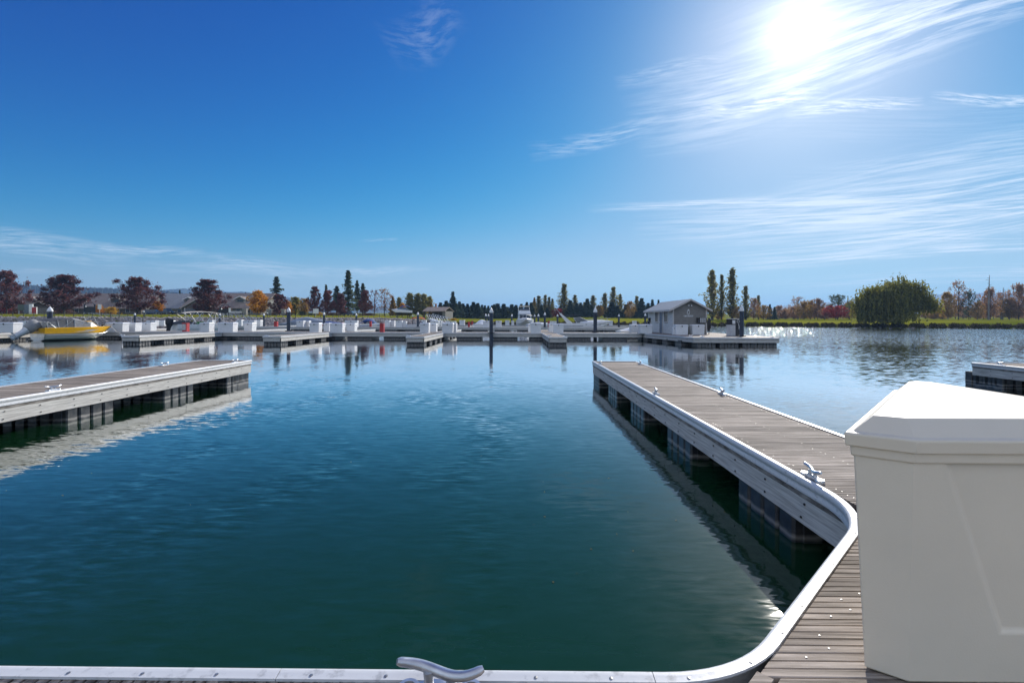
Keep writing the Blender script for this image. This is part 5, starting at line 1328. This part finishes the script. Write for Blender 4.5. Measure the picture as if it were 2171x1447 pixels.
for i, (px, yt, w_) in enumerate(ROW):
    tree_at('spruce2' if i % 2 else 'spruce', px, yt, w_ * 1.9, 198 + (i * 41 % 20), f'dark spruce, {nth(i + 1)} from the left between yacht and hut', 'spruce_tree', group='dark spruces between yacht and hut')

BELT = [(px, 650 + (px * 7 % 11) - 4, 26 + px % 9) for px in list(range(1652, 1838, 15)) + list(range(1962, 2200, 16))]
for i, (px, yt, w_) in enumerate(BELT):
    tree_at(('brown', 'gold2', 'bare', 'brown', 'grey_green')[i % 5], px, yt, w_, 226 + i * 29 % 24, f'low autumn thicket tree, {nth(i + 1)} from the left in the back belt on the right', 'thicket_tree', group='thicket trees at the back right')

BELT = [(px, 648 + (px * 7 % 9), 18 + px % 7) for px in range(1128, 1356, 14)]
for i, (px, yt, w_) in enumerate(BELT):
    tree_at(('gold2', 'cottonwood', 'brown', 'gold_cone', 'cottonwood')[i % 5], px, yt, w_, 232 + i * 29 % 20, f'small autumn tree, {nth(i + 1)} from the left in the belt behind the cruiser', 'thicket_tree', group='small autumn trees behind the cruiser')

# weeping willow on its point of land
rg = np.random.default_rng(31); Y = 111; px = 1897; x = at(px, Y); zb = ground(x, Y) - .1
hh = P(px, 589, Y).z - zb; ww = 162 / F * Y
T = thing('willow_tree', 'big weeping willow trailing to the water on the right shore', 'tree', (x, Y, zb))
mb = MB(); cs = []; ds = []
mb.tube([(0, 0, -.8), (.3, 0, 1.5), (.2, .2, 3.2)], [.75, .6, .5], 8)
LOBES = [(0.9, 0, 4.4, 1.0, .97), (-5.2, -.4, 4.2, .84, .98), (6.0, .3, 3.4, .87, .50), (2.6, 1.8, 3.4, .93, .6), (-2.4, 1.2, 4.0, .90, .97), (8.6, .2, 2.0, .60, .5), (-8.4, 0, 1.9, .62, .95), (-1.5, -1.5, 3.0, .8, .98)]
for lx, ly, lr, lh, ldrop in [(a * .84, c * .84, r * .84, h_, d_) for a, c, r, h_, d_ in LOBES]:
    nl = int(5 + lr * 4.2)
    for i in range(nl):
        az = i * 2.4 + lx; r = lr * math.sqrt((i + .5) / nl) * .97; d = np.array([math.cos(az), math.sin(az) * .85, 0])
        top = hh * lh * (1.0 - .30 * (r / lr) ** 2) * rg.uniform(.80, 1.04)
        e = np.array([lx, ly, 0]) + d * r + np.array([0, 0, top])
        mb.tube([(.2, .2, 2.4), tuple(e * .5 + np.array([0, 0, top * .2])), tuple(e)], [.2, .1, .02], 4)
        hang = rg.uniform(.72, 1.5)
        for k in range(13):
            q = e + rg.normal(size=3) * np.array([.75, .75, .4]); drop = min(1, hang) * min(1, rg.uniform(.25, 1.35)) * ldrop * (q[2] - rg.uniform(.1, .9))
            n = int(drop / .24) + 2; sw = rg.normal(size=2) * .15
            for j in range(n):
                u = j / n; cs.append(q + np.array([sw[0] * u + rg.normal() * .06 + d[0] * .3 * math.sqrt(u), sw[1] * u + rg.normal() * .06, -drop * u + rg.normal() * .05])); ds.append((sw[0] * .5, sw[1] * .5, -1))
        for k in range(34): cs.append(e + rg.normal(size=3) * np.array([.8, .8, .42])); ds.append(tuple(rg.normal(size=3)))
cs = np.array(cs); v = leaf_quads(cs, .15, rg, asp=1.5, dirs=np.array(ds))
o = bpy.data.objects.new('crown', np_mesh('crown', v, len(cs), LF['willow'])); C.objects.link(o); o.parent = T
mb.build('trunk', M['bark'], T)

# dead snags
for px, yt, Y, lb in ((2095.5, 583, 184, 'tall dead snag with a few stubby branches, far right'), (2125, 609, 190, 'shorter dead snag right of the tall one')):
    x = at(px, Y); zb = ground(x, Y); h = P(px, yt, Y).z - zb
    T = thing('dead_snag', lb, 'tree', (x, Y, zb), 0, 'dead snags on the right shore'); mb = MB(); mb.tube([(0, 0, -.3), (.1, 0, h * .5), (.35, 0, h)], [.32, .24, .07], 6); mb.build('trunk', M['bark_lt'], T)
    q = random.Random(int(px))
    for k in range(9):
        z = h * (.62 + .36 * k / 9); a = q.uniform(0, 6.28); L = q.uniform(.5, 1.5) * (1 if k % 3 else 1.7)
        mb = MB(); mb.tube([(.25, 0, z), (.25 + L * math.cos(a) * .6, L * math.sin(a), z - .1), (.25 + L * math.cos(a), L * math.sin(a), z + .05)], [.07, .05, .02], 4); mb.build('branch', M['bark'], T)

# shrubs
deciduous('shrub', 40, 2, 3, .02, 22, rnd_shape, .3, 'red', 1600, .22, .10)
SH = {'red': PROTO['shrub']}
for k_, l_ in (('yellow', 'yellow'), ('hedge', 'hedge'), ('green', 'pine')):
    deciduous('sh_' + k_, 41, 2, 3, .02, 22, rnd_shape, .3, l_, 1600, .22, .10); SH[k_] = PROTO['sh_' + k_]
for k_, px, yt, w_, Y, lb in (('red', 13, 646, 28, 150, 'bright red shrub at the left edge under the maroon tree'), ('hedge', 34, 655, 20, 150, 'brown hedge shrub right of the red shrub'), ('yellow', 236, 652, 26, 150, 'yellow shrub under the leaning maroon tree'), ('hedge', 136, 657, 40, 154, 'russet shrub under the second maroon tree'),
                              ('yellow', 677, 662, 16, 152, 'yellow shrub under the maroon group'), ('green', 660, 664, 22, 152, 'green shrub left of the yellow shrub under the maroon group'), ('hedge', 706, 663, 40, 154, 'long russet hedge shrub below the maroon group'), ('hedge', 780, 664, 44, 158, 'dark brown hedge mound right of the parked dark car'),
                              ('hedge', 575, 662, 36, 150, 'brown shrub behind the low stone pillars'), ('hedge', 608, 662, 30, 152, 'brown shrub right of the low stone pillars'), ('yellow', 961, 675, 22, 140, 'yellow bush right of the brown shelter'), ('green', 934, 678, 20, 134, 'green bush before the brown shelter'), ('hedge', 428, 652, 18, 147, 'orange brown bush in front of the gabled houses'), ('green', 640, 660, 18, 154, 'dark green shrub under the golden trees')):
    PROTO['_s'] = SH[k_]; tree_at('_s', px, yt, w_, Y, lb, 'shrub', 'shrub', 'shrubs along the far bank')

# ------------------------------------------------------------------ bank: rocks, brush, fence
rg = np.random.default_rng(9); vs = []; fs = []
ico = [(0, 0, 1), (.894, 0, .447), (.276, .851, .447), (-.724, .526, .447), (-.724, -.526, .447), (.276, -.851, .447), (.724, .526, -.447), (-.276, .851, -.447), (-.894, 0, -.447), (-.276, -.851, -.447), (.724, -.526, -.447), (0, 0, -1)]
icf = [(0, 1, 2), (0, 2, 3), (0, 3, 4), (0, 4, 5), (0, 5, 1), (1, 6, 2), (2, 7, 3), (3, 8, 4), (4, 9, 5), (5, 10, 1), (6, 7, 2), (7, 8, 3), (8, 9, 4), (9, 10, 5), (10, 6, 1), (11, 7, 6), (11, 8, 7), (11, 9, 8), (11, 10, 9), (11, 6, 10)]
ICO = np.array(ico); rocks = MB()
for i in range(5200):
    th = rg.uniform(-49, 47) if i % 6 == 0 else rg.uniform(-49, -8); s_ = rg.uniform(-.6, 3.6) if th < -8 else rg.uniform(-.5, .5)
    if th > -8 and not (30 < th < 42): s_ = rg.uniform(-.4, .2)
    r_ = shore(th) + s_; x = r_ * math.sin(math.radians(th)); y = r_ * math.cos(math.radians(th)); z = ground(x, y)
    sz = rg.uniform(.16, .42) * (1 if th < -8 else .6)
    v = ICO * rg.uniform(.7, 1.25, size=(12, 1)) * sz * np.array([1.2, 1, .8]) + np.array([x, y, z + .05])
    rocks.add(v.tolist(), icf)
kind(rocks.build('shore_rocks', M['rock']), 'stuff')
cs = []; ds = []
for i in range(30000):
    th = rg.uniform(-12, 49); f = min(1, max(0, (th + 12) / 8)); r_ = shore(th) + rg.uniform(.1, 1.9)
    hump = .5 + .5 * math.sin(th * 7) * math.sin(th * 2.3 + 1); x = r_ * math.sin(math.radians(th)); y = r_ * math.cos(math.radians(th))
    if rg.random() > f * (.12 + .85 * hump): continue
    cs.append((x, y, ground(x, y) + rg.uniform(-.15, .12 + .38 * hump))); ds.append((rg.normal() * .25, rg.normal() * .25, 1))
v = leaf_quads(np.array(cs), .17, rg, asp=1.9, dirs=np.array(ds))
o = bpy.data.objects.new('shore_brush', np_mesh('shore_brush', v, len(cs), LF['reed'])); C.objects.link(o); kind(o, 'stuff')

T = thing('metal_fence', 'black metal picket fence along the top of the rocky bank on the left', 'fence', (0, 0, 0))
prev = None; pk = MB(); rl = MB(); post0 = None
for i in range(64):
    th = -48.5 + i * .62; r_ = shore(th) + 5.2; x = r_ * math.sin(math.radians(th)); y = r_ * math.cos(math.radians(th)); z = ground(x, y)
    if post0 is None:
        mb = MB(); mb.box(-.04, .04, -.04, .04, -.2, 1.15); post0 = mb.build('post', M['black'], T, loc=(x, y, z))
    else:
        o = post0.copy(); C.objects.link(o); o.location = (x, y, z)
    if prev:
        a = Vector(prev); c = Vector((x, y, z))
        for hz_ in (.15, 1.02): rl.tube([a + Vector((0, 0, hz_)), c + Vector((0, 0, hz_))], .02, 4)
        for k in range(1, 12):
            q = a.lerp(c, k / 12); pk.tube([q + Vector((0, 0, .15)), q + Vector((0, 0, 1.02))], .009, 3)
    prev = (x, y, z)
kind(rl.build('rail', M['black'], T), 'stuff'); kind(pk.build('picket', M['black'], T), 'stuff')

# ------------------------------------------------------------------ houses, shelter, cars and other things ashore
def house(label, pxc, Y, w, L, eh, rh, rz, roofm, wallm, group='houses behind the left bank', dorm=None, gab=None, front=None):
    """ridge along local x; front faces -y"""
    x = at(pxc, Y); z = ground(x, Y) - .2
    T = thing('house', label, 'house', (x, Y, z), rz, group)
    mb = MB(); mb.prism([(0, 0), (L, 0), (L, eh), (L / 2, rh - .15), (0, eh)], -w / 2, w / 2, 'x'); mb.build('wall', wallm, T)
    ov = .7; sl = (rh - eh) / (L / 2)
    mb = MB()
    for s in (0, 1):
        ya, yb = L / 2, (L + ov if s else -ov); zb = eh - ov * sl
        mb.add([(-w / 2 - ov, ya, rh), (w / 2 + ov, ya, rh), (w / 2 + ov, yb, zb), (-w / 2 - ov, yb, zb), (-w / 2 - ov, ya, rh - .22), (w / 2 + ov, ya, rh - .22), (w / 2 + ov, yb, zb - .22), (-w / 2 - ov, yb, zb - .22)],
               [(0, 1, 2, 3), (4, 7, 6, 5), (2, 6, 7, 3), (0, 3, 7, 4), (1, 5, 6, 2), (0, 4, 5, 1)])
    rf = mb.build('roof', roofm, T)
    for xx, yy in ((-w * .2, L * .62), (w * .1, L * .56)):
        mb = MB(); mb.box(xx - .15, xx + .15, yy - .15, yy + .15, rh - 1.2, rh + .3); mb.build('roof_vent', M['cardark'], rf)
    for dx in dorm or []:                                   # gabled dormers on the front slope
        yd = L * .16; zd = eh + sl * yd - .25; dw = 3.0; dh = 1.35; back = min(L / 2 - .3, yd + dh / sl + 1.2)
        mb = MB(); mb.prism([(dx - dw / 2, zd), (dx + dw / 2, zd), (dx + dw / 2, zd + dh), (dx, zd + dh + .75), (dx - dw / 2, zd + dh)], yd, back, 'y'); dm = mb.build('dormer', wallm, T)
        mb = MB()
        for s in (-1, 1): mb.prism([(dx, zd + dh + .98), (dx, zd + dh + .82), (dx + s * (dw / 2 + .5), zd + dh - .2), (dx + s * (dw / 2 + .5), zd + dh - .04)], yd - .5, back + 1.0, 'y')
        mb.build('dormer_roof', roofm, dm)
        mb = MB()
        for s in (-1, 1): mb.prism([(dx, zd + dh + 1.0), (dx, zd + dh + .72), (dx + s * (dw / 2 + .52), zd + dh - .32), (dx + s * (dw / 2 + .52), zd + dh - .05)], yd - .58, yd - .5, 'y')
        mb.build('dormer_trim', M['white'], dm)
        for k in (-1, 0, 1): mb = MB(); mb.box(dx + k * .62 - .26, dx + k * .62 + .26, yd - .04, yd - .001, zd + .45, zd + 1.2); mb.build('dormer_window', M['glass'], dm)
    for gx, gw, gr, gd in gab or []:                        # a front gable wing
        mb = MB(); mb.prism([(gx - gw / 2, 0), (gx + gw / 2, 0), (gx + gw / 2, eh), (gx, gr - .15), (gx - gw / 2, eh)], -gd, L * .45, 'y'); gw_ = mb.build('front_wing', wallm, T)
        mb = MB()
        for s in (-1, 1): mb.prism([(gx, gr), (gx, gr - .25), (gx + s * (gw / 2 + .6), eh - .6), (gx + s * (gw / 2 + .6), eh - .35)], -gd - .6, L * .48, 'y')
        mb.build('wing_roof', roofm, gw_)
        mb = MB()
        for s in (-1, 1): mb.prism([(gx, gr + .02), (gx, gr - .3), (gx + s * (gw / 2 + .62), eh - .68), (gx + s * (gw / 2 + .62), eh - .36)], -gd - .68, -gd - .6, 'y')
        mb.build('wing_trim', M['trim'], gw_)
        mb = MB(); mb.box(gx - gw * .33, gx + gw * .33, -gd - .05, -gd - .001, .2, 2.4); mb.build('garage_door', M['wall_st'], gw_)
    for k in range(int(w / 3.2)):
        xx = -w / 2 + 1.8 + k * 3.2
        if any(abs(xx - g[0]) < g[1] / 2 + 1 for g in gab or []): continue
        mb = MB(); mb.box(xx - .7, xx + .7, -.08, .02, .9, 2.3); f_ = mb.build('window', M['trim'], T); mb = MB(); mb.box(xx - .58, xx + .58, -.10, -.081, 1.0, 2.2); mb.build('pane', M['glass'], f_)
    if front is not None: mb = MB(); mb.box(front - .6, front + .6, -.06, .02, .1, 2.3); mb.build('door', M['wall_br'], T)
    return T


def H_at(px, y, Y): x = at(px, Y); return P(px, y, Y).z - ground(x, Y) + .2


house('long brown roofed house on the far left with low dormers', 60, 163, 27, 19, 2.7, H_at(66, 621, 170), .12, M['roof_br'], M['wall_br'], dorm=(-1.5,), gab=((5.0, 8, 4.6, 2),))
house('brown roofed house between the two maroon trees on the left', 225, 163, 22, 19, 2.7, H_at(225, 621, 170), .10, M['roof_br'], M['wall_br'], dorm=(1.0,))
house('grey roofed house with a white trimmed dormer left of the gabled house', 362, 170, 17, 20, 2.9, H_at(352, 621, 177), .08, M['roof_gy'], M['wall_gy'], dorm=(4.2,), front=-3)
house('grey green gabled house with brown roof and dormer behind the bimini boat', 470, 160, 25, 19, 2.9, H_at(480, 620, 167), .06, M['roof_br'], M['wall_gy'], dorm=(4.4,), gab=((-7.0, 8.5, 5.4, 1.5),), front=7.5)

x = at(925, 146); Y = 146
T = thing('shelter', 'brown roofed open shelter with a pale end wall left of the spruces', 'shelter', (x, Y, ground(x, Y)), -.25)
mb = MB(); mb.prism([(-.8, 2.3), (6.0 * .5, 3.6), (6.8, 2.3), (6.8, 2.1), (3.0, 3.35), (-.8, 2.1)], -4.2, 3.0, 'x'); mb.build('roof', M['roof_br'], T)
mb = MB(); mb.box(1.9, 2.9, 0, 6, 0, 2.3); mb.build('end_wall', M['wall_st'], T)
for px_ in (-3.9, -2.4, -.9, .6): mb = MB(); mb.box(px_ - .12, px_ + .12, .1, .34, 0, 2.25); mb.build('post', M['wall_br'], T)
mb = MB(); mb.box(-4, 1.9, 5.6, 5.9, 0, 2.2); mb.build('back_wall', M['wall_br'], T)


def car(label, px, Y, paint, rz, L=4.4, hgt=1.45, pick=False, group='cars parked behind the left bank'):
    x = at(px, Y); T = thing('parked_car', label, 'car', (x, Y, ground(x, Y)), rz, group); w = .88
    lo_ = hgt * .55
    mb = MB(); mb.rings([[(px_, y, z) for y, z in ((-w, .3), (-w - .02, lo_ * .75), (-w + .06, lo_ + dz), (w - .06, lo_ + dz), (w + .02, lo_ * .75), (w, .3))] for px_, dz in ((-L / 2, -.12), (-L / 2 + .15, 0), (0, .02), (L / 2 - .5, -.05), (L / 2, -.2))]); mb.build('body', paint, T, smooth=40)
    x0, x1 = (-.3, 1.1) if pick else (-L / 2 + .25, L * .22)
    mb = MB(); mb.rings([[(x0, -w + .08, lo_), (x1 + .5, -w + .08, lo_), (x1 + .5, w - .08, lo_), (x0, w - .08, lo_)], [(x0 + .35, -w + .2, hgt), (x1 - .2, -w + .2, hgt), (x1 - .2, w - .2, hgt), (x0 + .35, w - .2, hgt)]]); mb.build('cabin', M['glass'], T)
    mb = MB(); mb.box(x0 + .33, x1 - .18, -w + .19, w - .19, hgt + .002, hgt + .05); mb.build('roof', paint, T)
    for sx in (-L * .31, L * .31):
        for s in (-1, 1):
            mb = MB(); mb.tube([(sx, s * (w - .18), .33), (sx, s * (w + .01), .33)], .33, 10); wh = mb.build('wheel', M['black'], T); mb = MB(); mb.tube([(sx, s * (w + .012), .33), (sx, s * (w + .02), .33)], .19, 8); mb.build('rim', M['steel'], wh)
    for s in (-1, 1): mb = MB(); mb.box(L / 2 - .06, L / 2 + .01, s * .62 - .16, s * .62 + .16, lo_ * .72, lo_ * .9); mb.build('headlight', M['white'], T)


car('blue car parked under the small orange tree', 324, 139, M['carblue'], .1, 4.6)
car('dark pickup parked right of the blue car', 352, 138, M['cardark'], -.35, 5.2, 1.75, True)
car('dark car half hidden behind the bimini boat', 408, 140, M['carsilver'], .2, 4.8, 1.7)
car('second dark car behind the bimini boat in front of the gable', 425, 146, M['cardark'], 2.8, 4.8, 1.65)
car('grey car parked below the tallest pine', 739, 150, M['carsilver'], .1, 4.6, 1.35)


def gangway(label, a, c, n):
    T = thing('gangway', label, 'gangway', a, 0, 'metal gangways down to the docks'); a = Vector(a); v_ = Vector(c) - a; s = v_.cross(Vector((0, 0, 1))).normalized() * .75
    mb = MB(); mb.rings([[tuple(p + s + Vector((0, 0, z))), tuple(p - s + Vector((0, 0, z))), tuple(p - s + Vector((0, 0, z - .15))), tuple(p + s + Vector((0, 0, z - .15)))] for p, z in ((Vector((0, 0, 0)), .0), (v_, 0))]); mb.build('ramp', M['lgrey'], T)
    for sg in (1, -1):
        mb = MB(); up = Vector((0, 0, 1.15)); q = s * sg
        mb.tube([q, q + up, q + v_ + up, q + v_], .045, 5)
        for k in range(n):
            p0 = v_ * (k / n); p1 = v_ * ((k + 1) / n); mb.tube([q + p0 + up, q + p1], .035, 4); mb.tube([q + p1, q + p1 + up], .03, 4)
        mb.build('side_truss', M['steel'], T)


def land(px, Y, dz=0): x = at(px, Y); return Vector((x, Y, ground(x, Y) + dz))


gangway('metal gangway with trussed rails right of the yellow boat', (*land(186, 123, .1)[:2], 2.0), (at(289, 93), 93, .75), 8)
gangway('metal gangway with trussed rails in front of the gabled house', (*land(474, 121, .1)[:2], 2.0), (at(540, 94), 94, .75), 7)
gangway('metal gangway in front of the brown roofed shelter', (*land(911, 126, .1)[:2], 1.9), (at(946, 97.5), 97.5, .75), 6)


def gate(label, px, Y, h):
    p = land(px, Y); T = thing('arched_gate', label, 'gate', p, .3, 'dark arched gates above the gangways')
    for s in (-1, 1): mb = MB(); mb.box(s * 1.1 - .12, s * 1.1 + .12, -.12, .12, -.2, h); mb.build('post', M['cardark'], T)
    mb = MB(); mb.tube([(-1.1, 0, h - .15), (-.7, 0, h + .35), (0, 0, h + .55), (.7, 0, h + .35), (1.1, 0, h - .15)], .07, 6); mb.build('arch', M['cardark'], T, smooth=60)
    mb = MB(); mb.box(-1.0, 1.0, -.03, .03, .1, h - .6); mb.build('panel', M['black'], T)
    mb = MB(); mb.lathe([(.13, h - .75), (.16, h - .6), (.1, h - .45)], 8, (-.75, -.16)); mb.build('lamp', M['white'], T)


gate('dark arched gate with a pale lamp above the left gangway', 190, 126, 2.6)
gate('arched gate in front of the gabled house', 477, 123, 2.3)
for px, Y, w_, h, mt_, lb in ((47, 122, 1.5, 1.5, 'cab_green', 'green utility cabinet on legs at the left bank'), (59, 121.5, 1.3, 2.3, 'cab_grey', 'blue grey utility cabinet right of the green one'), (66, 120, .7, 2.4, 'white', 'white narrow pedestal right of the grey cabinet'), (73, 119.5, .9, 1.7, 'white', 'white cabinet with a red panel at the left bank')):
    p = land(px, Y); T = thing('utility_cabinet', lb, 'cabinet', p, .55, 'utility cabinets on the left bank'); b0 = .9 if mt_ == 'cab_green' else .05
    mb = MB(); mb.box(-w_ / 2, w_ / 2, -.3, .3, b0, b0 + h); mb.build('housing', M[mt_], T)
    mb = MB(); mb.box(-w_ / 2 + .06, w_ / 2 - .06, -.33, -.301, b0 + .1, b0 + h - .1); mb.build('door', M['red'] if 'red' in lb else M[mt_], T)
    if b0 > .5:
        for s in (-1, 1): mb = MB(); mb.box(s * w_ * .4 - .05, s * w_ * .4 + .05, -.05, .05, -.1, b0); mb.build('leg', M['steel'], T)
for px, Y, yt, lb in ((305, 100, 660, 'thin black lamp post with a pale globe right of the left gangway'), (567, 118, 663, 'dark lamp post below the orange maple'), (875, 104, 669, 'dark post behind the red topped boat')):
    x = at(px, Y); z0 = ground(x, Y) if Y > 115 else 0; h = P(px, yt, Y).z - z0
    T = thing('lamp_post', lb, 'lamp post', (x, Y, z0), 0, 'thin lamp posts'); mb = MB(); mb.tube([(0, 0, -.3), (0, 0, h - .2)], .07, 6); mb.build('pole', M['black'], T); mb = MB(); mb.lathe([(.05, h - .25), (.16, h - .1), (.14, h + .05), (.03, h + .12)], 8); mb.build('globe', M['white'], T)
for px, Y, lb in ((520, 132, 'left stone pillar of the low wall before the gabled house'), (570, 133, 'middle stone pillar left of the single maroon tree'), (601, 134, 'right stone pillar below the single maroon tree')):
    p = land(px, Y); T = thing('stone_pillar', lb, 'pillar', p, 0, 'stone pillars of the low wall'); mb = MB(); mb.box(-.45, .45, -.45, .45, -.1, 1.5); mb.build('shaft', M['wall_st'], T); mb = MB(); mb.box(-.55, .55, -.55, .55, 1.502, 1.65); mb.build('capstone', M['trim'], T)
p = land(499, 131); T = thing('bench', 'pale bench in front of the gabled house', 'bench', p, .1)
mb = MB(); mb.box(-1.6, 1.6, -.25, .25, .42, .5); mb.build('seat', M['trim'], T); mb = MB(); mb.box(-1.6, 1.6, .22, .3, .55, 1.05); mb.build('backrest', M['trim'], T)
for s in (-1.3, 1.3): mb = MB(); mb.box(s - .06, s + .06, -.2, .28, 0, .419); mb.build('leg', M['cardark'], T)
for px, Y, w_, h0, h1, lb in ((211, 122, .8, 1.3, 2.5, 'white sign on a post beside the left gate'), (487, 122, .5, .9, 2.0, 'small white sign on a post beside the second gate'), (669.5, 122, 1.3, .9, 2.1, 'pale blue grey sign on a post below the maroon group')):
    p = land(px, Y); T = thing('post_sign', lb, 'sign', p, .2, 'blank signs on the left bank'); mb = MB(); mb.box(-w_ / 2, w_ / 2, -.04, .0, h0, h1); mb.build('board', M['wbox'], T); mb = MB(); mb.box(-.05, .05, .001, .08, -.1, h1 - .1); mb.build('post', M['steel'], T)
